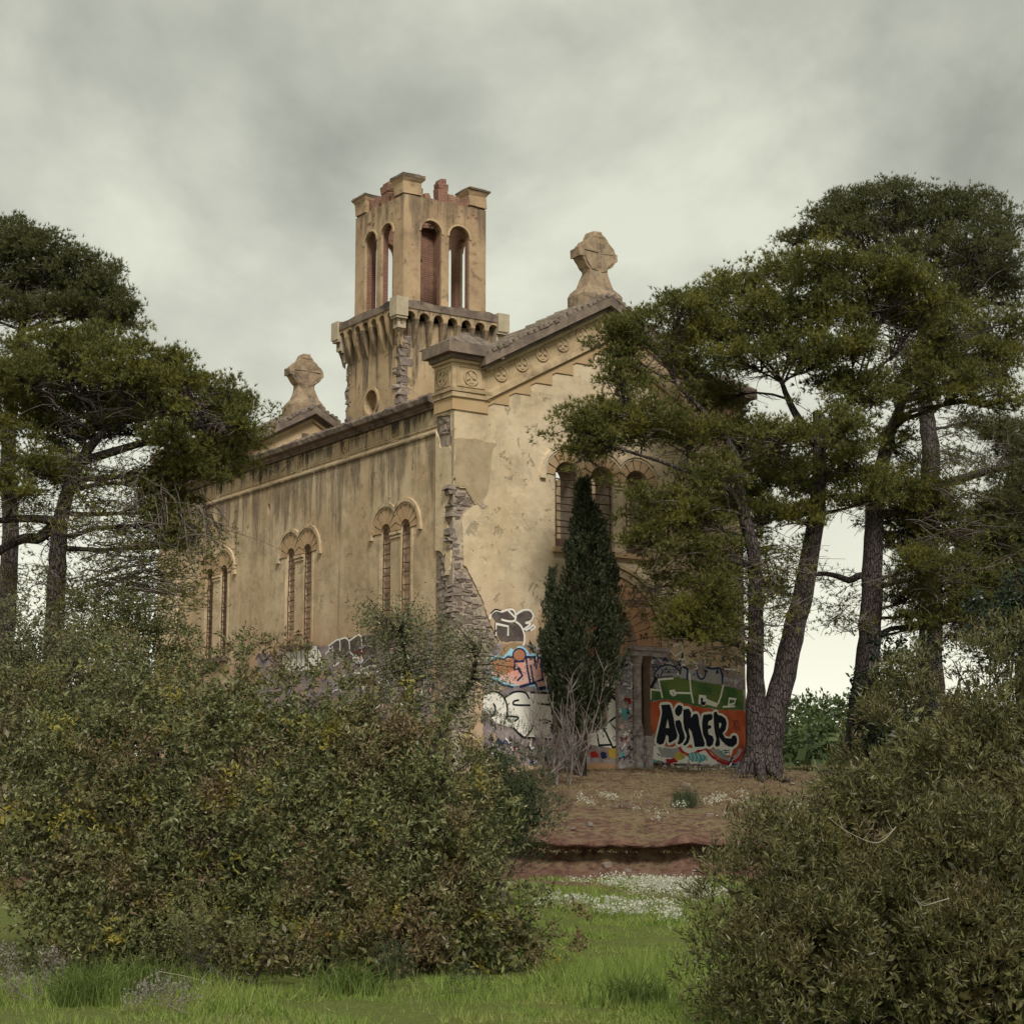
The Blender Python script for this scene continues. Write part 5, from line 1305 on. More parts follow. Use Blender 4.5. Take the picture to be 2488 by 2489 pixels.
# ---- left pines
YE = 60.0
pine('pine_tree', 'pine with the upper rounded crown at the left frame edge', 'tall pines around the building',
     [(path_at([(10, 1600), (25, 1350), (20, 1100), (40, 900), (60, 760)], YE), [0.30, 0.27, 0.23, 0.18, 0.1])],
     cl6([(30, 90, 90, 50), (130, 110, 80, 60), (60, 190, 110, 70), (210, 190, 90, 55), (330, 220, 85, 60), (430, 270, 75, 60), (180, 290, 120, 75), (320, 330, 110, 70), (450, 370, 80, 55), (530, 420, 45, 30), (60, 330, 110, 80), (250, 420, 110, 50), (400, 450, 100, 45), (480, 480, 60, 30), (100, 450, 110, 50), (-60, 250, 110, 100), (-80, 420, 110, 90)]),
     YE, M_PINE2, 0.95, 71, needle=0.14)
YF = 52.0
pine('pine_tree', 'wide-crowned pine on the left, hiding the far end of the side wall', 'tall pines around the building',
     [(path_at([(128, 1640), (135, 1500), (140, 1350), (150, 1250), (190, 1130), (250, 1050)], YF), [0.30, 0.26, 0.24, 0.21, 0.16, 0.1]),
      (path_at([(145, 1330), (90, 1310), (40, 1315), (-30, 1360)], YF), [0.16, 0.15, 0.13, 0.1]), (path_at([(150, 1270), (80, 1260), (0, 1265)], YF, -1), [0.13, 0.11, 0.08]),
      (path_at([(200, 1120), (300, 1090), (400, 1060), (500, 1030)], YF, -1), [0.14, 0.11, 0.08, 0.05])],
     cl6([(60, 580, 120, 60), (220, 560, 110, 60), (370, 560, 110, 60), (490, 600, 100, 60), (700, 640, 80, 50), (640, 690, 90, 50), (100, 680, 150, 80), (290, 660, 150, 80), (470, 700, 130, 80), (600, 740, 110, 70), (760, 740, 110, 70), (880, 740, 80, 60), (960, 820, 75, 60), (1010, 900, 60, 60), (120, 800, 150, 80), (310, 800, 150, 80), (500, 810, 140, 80), (680, 840, 130, 80), (840, 840, 120, 80), (930, 930, 110, 75), (1000, 990, 70, 50),
          (160, 910, 140, 60), (340, 920, 140, 60), (540, 920, 140, 65), (720, 960, 130, 70), (850, 1030, 110, 60), (760, 1090, 110, 60), (900, 1110, 70, 40), (690, 1140, 90, 60), (700, 1240, 70, 60), (660, 1310, 75, 60), (720, 1380, 80, 45), (120, 1050, 120, 60), (260, 1120, 120, 55), (-40, 700, 120, 90), (-60, 900, 120, 90), (60, 1180, 90, 60)]),
     YF, M_PINE, 0.95, 83, sparse=[(200, 1170, 150, 60, 18), (300, 1240, 110, 80, 18), (240, 1350, 120, 80, 18), (330, 1400, 70, 90, 14), (110, 1430, 110, 60, 12), (470, 1330, 80, 70, 12), (430, 1430, 70, 50, 8), (60, 1250, 60, 60, 8), (260, 1450, 110, 30, 8)])

# ------------------------------------------------------------------ cypress in front of the front wall
DS = 1.2885
def cypress():
    rng = np.random.default_rng(5); rr = random.Random(5)
    Yc_ = 53.0
    foot = at_depth(1411, 1850, Yc_); foot.z = ground_z(foot.x, foot.y)
    root = empty('cypress_tree', foot); tag(root, 'dark narrow cypress standing before the walled-up portal', 'tree')
    top = at_depth(1415, 1145, Yc_).z
    MB().mat(M_DARKBARK).tube([(0, 0, -0.3), (0.05, 0, 2.0), (0.0, 0, top - foot.z - 1.0)], [0.16, 0.12, 0.03], 8).build('trunk', root, smooth=True)
    # silhouette: photo height -> (left, right)
    sil = [(890, 1096, 1104), (940, 1085, 1125), (1000, 1070, 1148), (1060, 1060, 1158), (1100, 1042, 1168), (1150, 1028, 1175), (1200, 1016, 1180), (1250, 1028, 1152), (1300, 1055, 1135), (1350, 1080, 1126), (1400, 1092, 1120), (1430, 1098, 1116)]
    parts = []
    ys = np.array([s[0] for s in sil], float); l = np.array([s[1] for s in sil], float); r = np.array([s[2] for s in sil], float)
    nplume = 760
    for k in range(nplume):
        y = 900 + 465 * rr.random() ** 0.85
        xl, xr = np.interp(y - 42, ys, l), np.interp(y - 42, ys, r)
        c = at_depth((xl + xr) / 2 * DS, y * DS, Yc_) - foot; hw = (xr - xl) / 2 * DS / 4800 * Yc_
        a = rr.uniform(0, 2 * math.pi); q = hw * rr.uniform(0.3, 1.0) ** 0.5 * rr.choice([0.72, 0.82, 0.9, 1.06])
        p = c + Vector((math.cos(a) * q, math.sin(a) * q, -0.25))
        ln = rr.uniform(0.28, 0.62) * (0.6 + 0.4 * min(1, hw))
        d = norm(np.array([math.cos(a) * rr.uniform(.25, .75), math.sin(a) * rr.uniform(.25, .75), 1.0]))
        n = 62
        t = rng.uniform(0, 1, n)
        P = np.array(p) + d * (t * ln)[:, None] + rng.normal(size=(n, 3)) * (0.085 * (1 - t * 0.75))[:, None]
        D = norm(d + rdirs(n, rng) * 0.55)
        parts.append(rhombi(P, D, rng.uniform(0.07, 0.14, n), rng.uniform(0.032, 0.055, n), rng))
    # the separate lower tip on the left
    for k in range(70):
        y = 1080 + 150 * rr.random(); c = at_depth((1040 + rr.uniform(-1, 1) * (y - 1075) * 0.16) * DS, y * DS, Yc_ - 0.25) - foot
        n = 50; t = rng.uniform(0, 1, n); d = norm(np.array([0, 0, 1.0]) + rng.normal(size=3) * 0.12)
        P = np.array(c) + np.array([0, rr.uniform(-.2, .2), -0.2]) + d * (t * 0.4)[:, None] + rng.normal(size=(n, 3)) * (0.07 * (1 - t * 0.75))[:, None]
        parts.append(rhombi(P, norm(d + rdirs(n, rng) * 0.5), rng.uniform(0.06, 0.12, n), rng.uniform(0.028, 0.048, n), rng))
    V, F = merge(parts); link('crown', fast_mesh('crown', V, F, M_CYPRESS, 4), root)
cypress()

# ------------------------------------------------------------------ bushes made of leafy sprigs
def bush(name, label, blobs, Y, mat, leaf=(0.035, 0.06), wid=(0.014, 0.022), per=7, dens=100, seed=1, group=None, droop=0.25, twigs=30, stem_mat=None, depth=0.9, cat='bush', fit_ground=True, sprig=0.10, lo=0.72, upb=0.35):
    """blobs: (photo x, photo y, radius in photo px[, depth offset]) on the 1931-px view; leaves sit on sprigs that point outwards and up"""
    rng = np.random.default_rng(seed); rr = random.Random(seed)
    cs = []
    for b in blobs:
        dy = b[3] if len(b) > 3 else rr.uniform(-1, 1) * 0.5
        yb = Y + dy; c = at_depth(b[0] * DS, b[1] * DS, yb); cs.append((c, b[2] * DS * yb / 4800.0))
    bx = sum(c.x for c, r in cs) / len(cs); by = sum(c.y for c, r in cs) / len(cs)
    foot = Vector((bx, by, ground_z(bx, by)))
    root = empty(name, foot); tag(root, label, cat, group)
    st = MB().mat(stem_mat or M_DARKBARK); parts = []
    for c, r in cs:
        p0 = foot + Vector((rr.uniform(-.6, .6) + (c.x - foot.x) * 0.6, rr.uniform(-.3, .3), -0.1))
        p0.z = ground_z(p0.x, p0.y) - 0.05
        path = curve(p0, c, 5, 0.15, rr); st.tube([p - foot for p in path], [q_ * min(1, r / .8) for q_ in (0.045, 0.04, 0.034, 0.028, 0.02, 0.014)], 5, cap=False)
        C = np.array(c)
        ns = max(6, int(6.5 * 4 * math.pi * r * r)); sd_ = rdirs(ns, rng)
        SC = C + sd_ * (r * rng.uniform(0.66, 1.08, ns))[:, None] * np.array([1, depth, 1]); SR = rng.uniform(0.10, 0.36, ns) * min(1.0, 0.45 + 0.55 * r)
        n = int(dens * 4 * math.pi * r * r); wi = rng.choice(ns, n, p=SR ** 2 / np.sum(SR ** 2))
        d = norm(rdirs(n, rng) + sd_[wi] * 0.75 + np.array([0, 0, 0.5]))
        P = SC[wi] + d * (SR[wi] * rng.uniform(0.45, 1.1, n))[:, None]
        ni = int(75 * 4 * math.pi * r * r) if r > 0.4 else 0; di = rdirs(ni, rng); PI_ = C + di * (r * rng.uniform(0.2, 0.6, ni))[:, None] * np.array([1, depth, 1])
        PI_ = PI_[PI_[:, 2] > np.interp(PI_[:, 1], [p[0] for p in PROF[:9]], [p[1] for p in PROF[:9]]) - 0.02] if fit_ground else PI_
        parts.append(rhombi(PI_ - np.array(foot), rdirs(len(PI_), rng), rng.uniform(0.08, 0.14, len(PI_)), rng.uniform(0.035, 0.055, len(PI_)), rng))
        gz = np.interp(P[:, 1], [p[0] for p in PROF[:9]], [p[1] for p in PROF[:9]])
        keep = P[:, 2] > gz + 0.03 if fit_ground else np.ones(n, bool)
        P, d = P[keep], d[keep]
        # sprigs
        n = len(P); D = norm(d * 0.8 + np.array([0, 0, upb]) + rdirs(n, rng) * 0.5); L = sprig * rng.uniform(0.6, 1.5, n)
        t = np.tile(np.linspace(0.15, 1.0, per), n)
        PP = np.repeat(P, per, 0) + np.repeat(D, per, 0) * (t * np.repeat(L, per))[:, None]
        side = rdirs(len(PP), rng)
        DD = norm(np.repeat(D, per, 0) * 0.7 + side * 0.8 - np.array([0, 0, droop]))
        parts.append(rhombi(PP - np.array(foot), DD, rng.uniform(*leaf, len(PP)) * np.repeat(rng.choice([.7, 1.0, 1.0, 1.25], n), per), rng.uniform(*wid, len(PP)), rng))
        for k in range(max(2, int(twigs * r * r / 3))):
            w = rdirs(1, rng)[0]; e_ = c + Vector((w[0], w[1] * depth, abs(w[2]) * 0.9)) * r * rr.uniform(0.85, 1.12)
            st.tube([p - foot for p in curve(path[rr.randint(3, 5)], e_, 3, 0.15, rr)], [q_ * min(1, .3 + r / .9) for q_ in (0.014, 0.010, 0.007, 0.004)], 4, cap=False)
    st.build('stems', root)['kind'] = 'stuff'
    V, F = merge(parts); link('foliage', fast_mesh('foliage', V, F, mat, 4), root)['kind'] = 'stuff'
    return root

YL = 24.0
bush('lentisk_bush', 'huge olive green bush filling the left half below the side wall, flecked yellow and red',
     [(30, 1420, 130, 1.2), (150, 1380, 140, 1), (290, 1350, 140, 1), (420, 1350, 125, 1), (540, 1370, 120, .8), (650, 1390, 115, .8), (740, 1420, 110, .6), (820, 1480, 105, .4),
      (60, 1560, 160), (220, 1500, 160), (380, 1500, 160), (540, 1510, 150), (690, 1530, 140), (820, 1570, 120), (900, 1600, 85),
      (120, 1690, 150, -.8), (300, 1640, 160, -.6), (470, 1650, 160, -.7), (640, 1660, 150, -.7), (790, 1680, 130, -.7), (890, 1710, 110, -.5), (970, 1760, 75, -.5), (1040, 1760, 45, -.4),
      (200, 1770, 100, -1.2), (420, 1780, 100, -1.3), (560, 1790, 95, -1.3), (700, 1780, 95, -1.2), (830, 1780, 95, -1.0), (930, 1800, 70, -.8)],
     YL, M_LENT, dens=66, seed=3, per=9, leaf=(0.050, 0.085), wid=(0.019, 0.029), sprig=0.13)
bush('spindly_shrub', 'small-leaved dark shrub low in front of the huge left bush, in the shade',
     [(330, 1790, 70), (420, 1770, 80), (520, 1790, 75), (400, 1830, 60), (480, 1840, 60), (300, 1840, 45)], 21.5, M_GREYLEAF if False else M_LENT2, leaf=(0.022, 0.04), wid=(0.012, 0.02), dens=80, seed=8, per=6, sprig=0.12)
YR = 17.0
bush('narrow_leaved_bush', 'tall narrow-leaved bush filling the lower right corner',
     [(1420, 1740, 120, 0), (1400, 1850, 110, -.4), (1500, 1640, 110, .5), (1590, 1590, 110, .6), (1650, 1500, 120, .8), (1740, 1410, 130, 1.0), (1850, 1370, 140, 1.1), (1960, 1350, 140, 1.2),
      (1540, 1760, 150, 0), (1660, 1660, 160, 0.3), (1780, 1560, 160, 0.4), (1900, 1520, 170, .5), (2020, 1500, 150, .6),
      (1500, 1880, 150, -.5), (1640, 1830, 170, -.4), (1790, 1740, 180, -.3), (1930, 1690, 190, -.2), (1760, 1890, 170, -.7), (1900, 1860, 190, -.7), (2030, 1800, 150, -.5)],
     YR, M_LENT2, leaf=(0.05, 0.085), wid=(0.010, 0.017), dens=135, seed=13, per=8, sprig=0.12, droop=-0.15, upb=0.55)
# rounded broom bush and loose shrubs behind the big one
bush('broom_bush', 'dense rounded dark green bush between the left bush and the red earth bank', [(930, 1440, 75), (975, 1500, 80), (960, 1560, 75), (900, 1500, 80), (910, 1590, 60), (1000, 1540, 50)], 33.0, M_BROOM, leaf=(0.03, 0.055), wid=(0.008, 0.013), dens=170, seed=17, per=7, sprig=0.09, droop=-.3, upb=.6)
bush('hedge_shrub', 'dull green shrub at the left frame edge below the pine trunks', [(40, 1230, 80), (130, 1250, 80), (-30, 1280, 80), (60, 1300, 90), (200, 1290, 70)], 40.0, M_OLIVE, dens=55, seed=19, per=7, leaf=(0.05, 0.09), wid=(0.025, 0.04), sprig=0.15)
bush('dark_shrub', 'dark shrub in front of the far end of the side wall', [(200, 1190, 70), (280, 1200, 60), (250, 1170, 50), (140, 1200, 60), (330, 1230, 50), (100, 1300, 75), (180, 1290, 80), (260, 1300, 80), (330, 1310, 70), (230, 1380, 70), (20, 1330, 70)], 50.0, M_PINE2, dens=40, seed=23, per=7, leaf=(0.07, 0.12), wid=(0.025, 0.04), sprig=0.2)

# ------------------------------------------------------------------ small olive-like tree
def small_tree():
    rr = random.Random(2); rng = np.random.default_rng(2); Y = 30.0
    p = lambda x, y, d=0: at_depth(x * DS, y * DS, Y + d)
    foot = p(800, 1500); foot.z = ground_z(foot.x, foot.y)
    root = empty('small_tree', foot); tag(root, 'small grey-green leafy tree with forked dark stems before the corner of the building', 'tree')
    tm = MB().mat(M_DARKBARK)
    stems = [([(800, 1640), (795, 1480), (790, 1400), (775, 1330), (765, 1250), (755, 1190)], 0), ([(800, 1640), (805, 1480), (830, 1380), (865, 1320), (890, 1280), (900, 1230)], .3), ([(790, 1400), (720, 1360), (690, 1320)], -.2)]
    pts = []
    for L, d in stems:
        P = [p(x, y, d) - foot for x, y in L]; P = spline3(P, 4)
        tm.tube(P, list(np.linspace(0.11 if len(L) > 4 else .06, 0.022, len(P))), 7); pts += P[len(P) // 3:]
    parts = []
    for x, y, r, n in ((760, 1170, 38, 75), (720, 1180, 45, 80), (790, 1200, 50, 90), (700, 1160, 22, 25), (840, 1210, 45, 80), (740, 1230, 55, 90), (800, 1260, 55, 85), (880, 1220, 45, 70), (920, 1270, 50, 80), (870, 1280, 50, 70), (720, 1280, 50, 65), (770, 1320, 55, 60), (880, 1330, 40, 40), (690, 1330, 45, 50), (830, 1340, 50, 50)):
        for k in range(int(n * .68)):
            c = p(x + rr.gauss(0, r * .5), y + rr.gauss(0, r * .5), rr.gauss(0, 0.6)) - foot
            if rr.random() < 0.4:
                b = min(pts, key=lambda q: (q - c).length); tm.tube(curve(b, c, 3, .15, rr), [0.012, 0.009, 0.006, 0.004], 4, cap=False)
            m = 16; P = np.array(c) + rng.normal(size=(m, 3)) * 0.09
            parts.append(rhombi(P, norm(rdirs(m, rng) + np.array([0, 0, .4])), rng.uniform(0.045, 0.08, m), rng.uniform(0.016, 0.026, m), rng))
    tm.build('trunk', root, smooth=True)
    V, F = merge(parts); link('crown', fast_mesh('crown', V, F, M_OLIVE, 4), root)
small_tree()

# ------------------------------------------------------------------ bare shrubs of grey shoots
def bare_shrub(name, label, foots, tops, Y, seed, mat, r0=0.016):
    rr = random.Random(seed)
    f = at_depth(foots[0][0] * DS, foots[0][1] * DS, Y); root = empty(name, f); tag(root, label, 'shrub')
    for k, (tx, ty) in enumerate(tops):
        fx, fy = rr.choice(foots); b = MB().mat(mat)
        P = curve(at_depth(fx * DS, fy * DS, Y + rr.uniform(-.4, .4)), at_depth(tx * DS, ty * DS, Y + rr.uniform(-.8, .8)), 6, 0.10, rr)
        b.tube([q - f for q in P], list(np.linspace(r0, r0 * 0.25, 7)), 4, cap=False)
        for q in range(9):
            i = rr.randint(2, 6); s0 = P[i]; e_ = s0 + Vector((rr.uniform(-1, 1) * .35, rr.uniform(-1, 1) * .35, rr.uniform(0.15, .75)))
            b.tube([w - f for w in curve(s0, e_, 3, .15, rr)], [r0 * .45, r0 * .35, r0 * .25, r0 * .15], 3, cap=False)
        b.build('shoot', root)
rr_ = random.Random(77)
bare_shrub('bare_shrub', 'leafless grey shrub with upright shoots at the foot of the cypress', [(1050, 1480), (1075, 1480), (1030, 1470), (1095, 1465)], [(rr_.uniform(990, 1150), rr_.uniform(1260, 1400)) for _ in range(26)], 50.5, 4, M_TWIG, 0.02)

# ------------------------------------------------------------------ ivy on the straight pine and far wood
bush('ivy_mound', 'black-green ivy climbing the foot of the straight pine', [(1640, 1310, 30), (1660, 1350, 35), (1690, 1280, 35), (1640, 1390, 35), (1700, 1340, 40), (1670, 1240, 28), (1720, 1290, 30), (1630, 1430, 30), (1740, 1240, 28)], 56.5, M_IVY, leaf=(0.09, 0.15), wid=(0.06, 0.10), dens=40, seed=29, per=5, sprig=0.25, cat='ivy')
bush('ivy_mound', 'dark evergreen shrub at the right frame edge above the leafy bush', [(1880, 1180, 50), (1930, 1140, 50), (1900, 1230, 40), (1940, 1200, 40)], 48.0, M_IVY, leaf=(0.09, 0.15), wid=(0.05, 0.09), dens=40, seed=31, per=5, sprig=0.25, cat='shrub')
def far_wood():
    rng = np.random.default_rng(41); rr = random.Random(41); parts = []
    for k in range(52):
        near = k < 30
        y = rr.uniform(108, 140); x = rr.uniform(9, 30) if near else rr.choice([rr.uniform(-80, 9), rr.uniform(30, 80)])
        gz = float(np.interp(y, [95, 140, 300], [2.3, -1, -3])); hgt = rr.uniform(7.6, 9.6) * (y / 118); R1 = rr.uniform(2.2, 3.2)
        for q in range(14):
            w = rdirs(1, rng)[0]; c = np.array([x + w[0] * R1, y + w[1] * R1, gz + hgt - 2.4 + w[2] * 2.0]); r = rr.uniform(0.8, 1.4)
            n = 80 if near else 30; s_ = 1.0 if near else 1.7
            P, D = shell_points(c, np.array([r, r, r * .75]), n, rng, -0.6)
            parts.append(rhombi(P, norm(D + rdirs(len(P), rng) * .8), rng.uniform(0.22, 0.42, len(P)) * s_, rng.uniform(0.13, 0.24, len(P)) * s_, rng))
        n = 40; P = np.array([x, y, gz + hgt * .45]) + rdirs(n, rng) * np.array([R1, R1, hgt * .45]) * .8
        parts.append(rhombi(P, rdirs(n, rng), rng.uniform(0.9, 1.6, n), rng.uniform(0.6, 1.0, n), rng))
    V, F = merge(parts)
    o = link('far_wood', fast_mesh('far_wood', V, F, M_FOREST, 4)); tag(o, 'distant green wood seen between the pine trunks', 'wood', kind='stuff')
far_wood()

# ------------------------------------------------------------------ grass, dry grass, flowers
def turf():
    rng = np.random.default_rng(51)
    def gz(x, y):
        return np.interp(y, [p[0] for p in PROF if not 41.3 < p[0] < 41.9], [p[1] for p in PROF if not 41.3 < p[0] < 41.9])
    def blades(n, x0, x1, y0, y1, h, w, lean, cl=0.0):
        x = rng.uniform(x0, x1, n); y = rng.uniform(y0, y1, n)
        if cl:       # tussocky: keep by a smooth random field
            f = np.sin(x * 2.1 + np.sin(y * 1.3) * 2) * np.sin(y * 1.7 + np.sin(x * .9) * 2) + 0.5 * np.sin(x * 5.3 + y * 3.1)
            k = rng.uniform(0, 1, n) < np.clip(0.5 + cl * f, 0.06, 1); x, y, f = x[k], y[k], f[k]
        P = np.stack([x, y, gz(x, y) - 0.01], 1); D = norm(np.array([0, 0, 1.0]) + rng.normal(size=(len(x), 3)) * lean)
        L = rng.uniform(*h, len(x))
        if cl: L *= np.clip(0.8 + 0.5 * f, .5, 1.6)
        return needles(P, D, L, rng.uniform(*w, len(x)), rng)
    parts = [blades(70000, -9, 1.5, 15.6, 24, (0.04, 0.11), (0.009, 0.017), 0.5, .35), blades(60000, 0, 4.5, 15.6, 30, (0.04, 0.11), (0.010, 0.018), 0.5, .4), blades(45000, -.8, 6, 28, 40.2, (0.06, 0.16), (0.014, 0.024), 0.45, .5),
             blades(9000, 0.2, 3.4, 20.5, 24.5, (0.15, 0.34), (0.008, 0.014), 0.35, .9), blades(7000, -9, 1.0, 18.5, 20.5, (0.12, 0.32), (0.007, 0.013), 0.4, .9)]
    parts.append(blades(20000, 4.4, 9.5, 15.6, 40, (0.05, 0.13), (0.014, 0.024), 0.5, .4))
    V, F = merge(parts); o = link('grass', fast_mesh('grass', V, F, M_GRASS, 3)); tag(o, 'fresh green grass of the foreground path between the bushes', 'grass', kind='stuff')
    parts = [blades(46000, -4, 11, 42.0, 57, (0.03, 0.11), (0.012, 0.022), 0.7, .55), blades(9000, -2, 9, 41.4, 42.3, (0.04, 0.14), (0.012, 0.02), 0.7, .5)]
    V, F = merge(parts); o = link('dry_grass', fast_mesh('dry_grass', V, F, M_DRY, 3)); tag(o, 'short dry straw on the earth slope before the building', 'grass', kind='stuff')
    parts = [blades(5000, -9, 4.5, 15.6, 30, (0.06, 0.2), (0.006, 0.011), 0.55, .8)]
    V, F = merge(parts); o = link('dead_stalks', fast_mesh('dead_stalks', V, F, M_DRY, 3)); tag(o, 'pale dead stalks scattered through the green grass', 'grass', kind='stuff')
    # low white flowers in drifts
    parts = []; rr = random.Random(6)
    def drift(px, py, hw, hh, Yd, n):
        n = int(n * 0.62)
        c = at_depth(px * DS, py * DS, Yd)
        x = c.x + rng.normal(size=n) * hw * DS * Yd / 4800 * .55; y = c.y + rng.normal(size=n) * hh * 2.2
        cx_ = rng.normal(size=(max(3, n // 14), 2)) * np.array([hw * DS * Yd / 4800 * .7, hh * 1.6]); wi = rng.integers(0, len(cx_), n)
        x = c.x + cx_[wi, 0] + rng.normal(size=n) * .10; y = c.y + cx_[wi, 1] + rng.normal(size=n) * .10
        P = np.stack([x, y, gz(x, y) + rng.uniform(0.05, 0.2, n)], 1)
        m = 4; PP = np.repeat(P, m, 0) + rng.normal(size=(n * m, 3)) * .018
        parts.append(rhombi(PP, norm(rdirs(n * m, rng) * .8 + np.array([0, -.2, .6])), rng.uniform(0.022, 0.045, n * m), rng.uniform(0.016, 0.03, n * m), rng))
    for a in ((1210, 1635, 45, .5, 38, 420), (1270, 1655, 50, .5, 37.5, 520), (1300, 1685, 55, .6, 36, 420), (1230, 1660, 35, .4, 37, 200), (1180, 1650, 40, .5, 37, 240), (1150, 1720, 45, .4, 33, 260), (1200, 1728, 40, .35, 32.5, 320), (1095, 1715, 40, .4, 33.5, 220), (1275, 1748, 35, .5, 31.5, 200), (1300, 1660, 40, .4, 37, 260), (1060, 1700, 30, .3, 34, 80), (1330, 1700, 30, .5, 35, 120)): drift(*a)
    for a in ((1150, 1510, 30, .3, 46, 60), (1280, 1525, 25, .25, 45.5, 60), (1420, 1535, 50, .4, 45.5, 120), (1360, 1508, 30, .3, 46.5, 60), (1480, 1535, 40, .4, 45, 80), (1090, 1510, 25, .3, 46, 60), (1450, 1560, 40, .4, 44, 60), (1330, 1480, 90, 1.2, 48, 60), (1250, 1560, 120, .6, 43.6, 50)): drift(*a)
    V, F = merge(parts); o = link('white_flowers', fast_mesh('white_flowers', V, F, M_FLOWER, 4)); tag(o, 'drifts of small white flowers at the foot of the red bank', 'flowers', kind='stuff')
turf()

# ------------------------------------------------------------------ small plants of the foreground and the slope
def tussock(name, label, px, py, Y, r, h, n, mat, seed, group=None):
    rng = np.random.default_rng(seed); c = at_depth(px * DS, py * DS, Y); c.z = ground_z(c.x, c.y)
    P = rng.normal(size=(n, 3)) * np.array([r * .35, r * .35, 0]); parts = []
    a = rng.uniform(0, 2 * math.pi, n); sp = rng.uniform(0.1, 0.9, n); L = h * rng.uniform(.6, 1.15, n)
    D0 = norm(np.stack([np.cos(a) * sp * .5, np.sin(a) * sp * .5, np.ones(n)], 1)); S = norm(np.cross(D0, rdirs(n, rng))) * .006
    M1 = P + D0 * (L * .6)[:, None]; D1 = norm(np.stack([np.cos(a) * sp * 1.6, np.sin(a) * sp * 1.6, 1 - sp * .9], 1)); T = M1 + D1 * (L * .45)[:, None]
    V = np.stack([P + S, P - S, M1 - S * .8, M1 + S * .8], 1).reshape(-1, 3); F = np.arange(4 * n).reshape(n, 4)
    V2 = np.stack([M1 + S * .8, M1 - S * .8, T - S * .15, T + S * .15], 1).reshape(-1, 3)
    V, F = merge([(V, F), (V2, np.arange(4 * n).reshape(n, 4))])
    o = empty(name, c); link('blades', fast_mesh('blades', V, F, mat, 4), o)['kind'] = 'stuff'; tag(o, label, 'grass', group); return o
M_LONGGRASS = leafmat('long_grass', (0.06, 0.10, 0.018), (0.15, 0.19, 0.045), trans=.35)
tussock('grass_tussock', 'arching bright grass tuft at the lower left edge', 150, 1900, 19.0, .5, .42, 380, M_LONGGRASS, 1, 'grass tussocks')
tussock('grass_tussock', 'long dark green grass tuft in the shade under the huge bush', 270, 1865, 20.5, .7, .42, 300, M_LONGGRASS, 2, 'grass tussocks')
tussock('grass_tussock', 'grass tuft beside the spindly shrub near the frame bottom', 660, 1870, 20.0, .5, .38, 300, M_LONGGRASS, 3, 'grass tussocks')
tussock('grass_tussock', 'grass tuft below the narrow-leaved bush', 1200, 1900, 19.0, .5, .33, 300, M_LONGGRASS, 6, 'grass tussocks')
tussock('grass_tussock', 'grey-green grass tuft on the earth slope', 1292, 1512, 45.6, .45, .5, 260, M_BROOM, 4, 'grass tussocks')
bush('seedling_broom', 'feathery dark green seedling at the foot of the huge bush', [(725, 1835, 28), (725, 1810, 20), (735, 1855, 22)], 20.8, M_BROOM, leaf=(0.02, 0.04), wid=(0.005, 0.008), dens=500, seed=33, sprig=.07, droop=-.3, upb=.6, twigs=4, cat='plant')
bush('seedling_broom', 'low dark green seedling on the open grass', [(870, 1868, 22), (885, 1872, 18)], 20.0, M_BROOM, leaf=(0.02, 0.04), wid=(0.005, 0.008), dens=500, seed=34, sprig=.07, droop=-.3, upb=.6, twigs=4, cat='plant')
bush('dry_herb', 'pale grey-leaved herb at the bottom edge', [(300, 1905, 30), (335, 1900, 30), (270, 1915, 22)], 17.9, M_GREYLEAF, leaf=(0.018, 0.035), wid=(0.01, 0.018), dens=330, seed=35, per=5, sprig=.09, twigs=40, cat='plant', stem_mat=M_TWIG)
bush('dry_herb', 'pale grey-leaved herb in the lower left corner', [(20, 1880, 45), (70, 1860, 40), (-20, 1850, 40), (95, 1890, 30)], 19.0, M_GREYLEAF, leaf=(0.02, 0.04), wid=(0.01, 0.016), dens=200, seed=36, per=5, sprig=.10, twigs=30, cat='plant', stem_mat=M_TWIG)
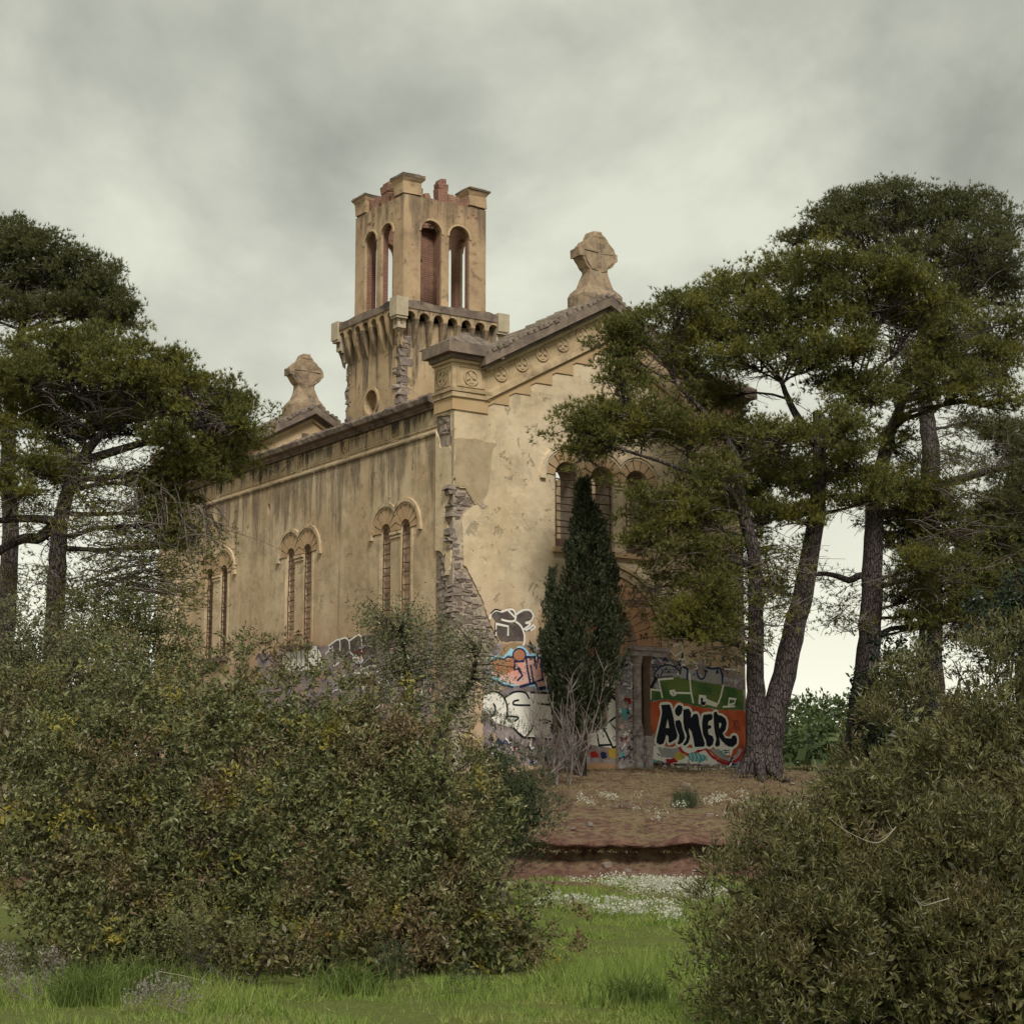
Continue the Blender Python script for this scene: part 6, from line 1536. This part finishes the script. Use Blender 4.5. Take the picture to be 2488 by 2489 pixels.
bush('dry_herb', 'brown withered herb on the earth slope', [(1165, 1522, 16), (1190, 1528, 16), (1215, 1530, 12)], 45.2, M_GREYLEAF, leaf=(0.03, 0.05), wid=(0.012, 0.02), dens=120, seed=37, per=5, sprig=.1, twigs=30, cat='plant', stem_mat=M_DARKBARK, fit_ground=False)
# pale dead twigs sticking out of the two bushes
def dead_branch(label, pts, Y, seed, r0=.012):
    rr = random.Random(seed); P = spline3([at_depth(x * DS, y * DS, Y) for x, y in pts], 4); f = P[0]
    b = MB().mat(M_PALETWIG); b.tube([q - f for q in P], list(np.linspace(r0, r0 * .35, len(P))), 5)
    for k in range(5):
        i = rr.randint(1, len(P) - 2); e_ = P[i] + Vector((rr.uniform(-.16, .16), rr.uniform(-.1, .1), rr.uniform(-.12, .16)))
        b.tube([q - f for q in curve(P[i], e_, 3, .2, rr)], [r0 * .5, r0 * .4, r0 * .3, r0 * .2], 4, cap=False)
    o = b.build('dead_branch'); o.location = f; tag(o, label, 'branch', 'dead branches in the bushes')
dead_branch('pale bent dead twig in the middle of the narrow-leaved bush', [(1790, 1695), (1765, 1702), (1740, 1708), (1722, 1690)], 15.2, 1, .0035)
dead_branch('pale dead twig on the upper slope of the narrow-leaved bush', [(1690, 1560), (1655, 1590), (1600, 1570), (1560, 1540)], 15.8, 2, .0035)
dead_branch('straight pale dead stick low in the spindly shrub', [(300, 1833), (350, 1842), (400, 1856)], 19.8, 3, .0035)

# loose stones and clods on the earth slope and along the bank
rk = random.Random(12)
for k in range(24):
    o = link('loose_stone', rk.choice(STONES)); px, py = rk.uniform(1060, 1520), rk.choice([rk.uniform(1470, 1570), rk.uniform(1600, 1640), rk.uniform(1500, 1580)])
    Yk = float(np.interp(py, [1470, 1520, 1570, 1600, 1640], [52, 46.5, 42.8, 41.2, 39.5])); c = at_depth(px * DS, py * DS, Yk)
    s_ = rk.uniform(0.04, 0.13); o.location = (c.x, c.y, ground_z(c.x, c.y) + s_ * .15); o.scale = (s_ * rk.uniform(1, 1.7), s_ * rk.uniform(.8, 1.3), s_ * rk.uniform(.5, .9)); o.rotation_euler = (rk.uniform(-.2, .2), rk.uniform(-.2, .2), rk.uniform(0, 6))
    tag(o, 'small rough stone lying on the red earth bank before the building', 'stone', 'loose stones on the bank')
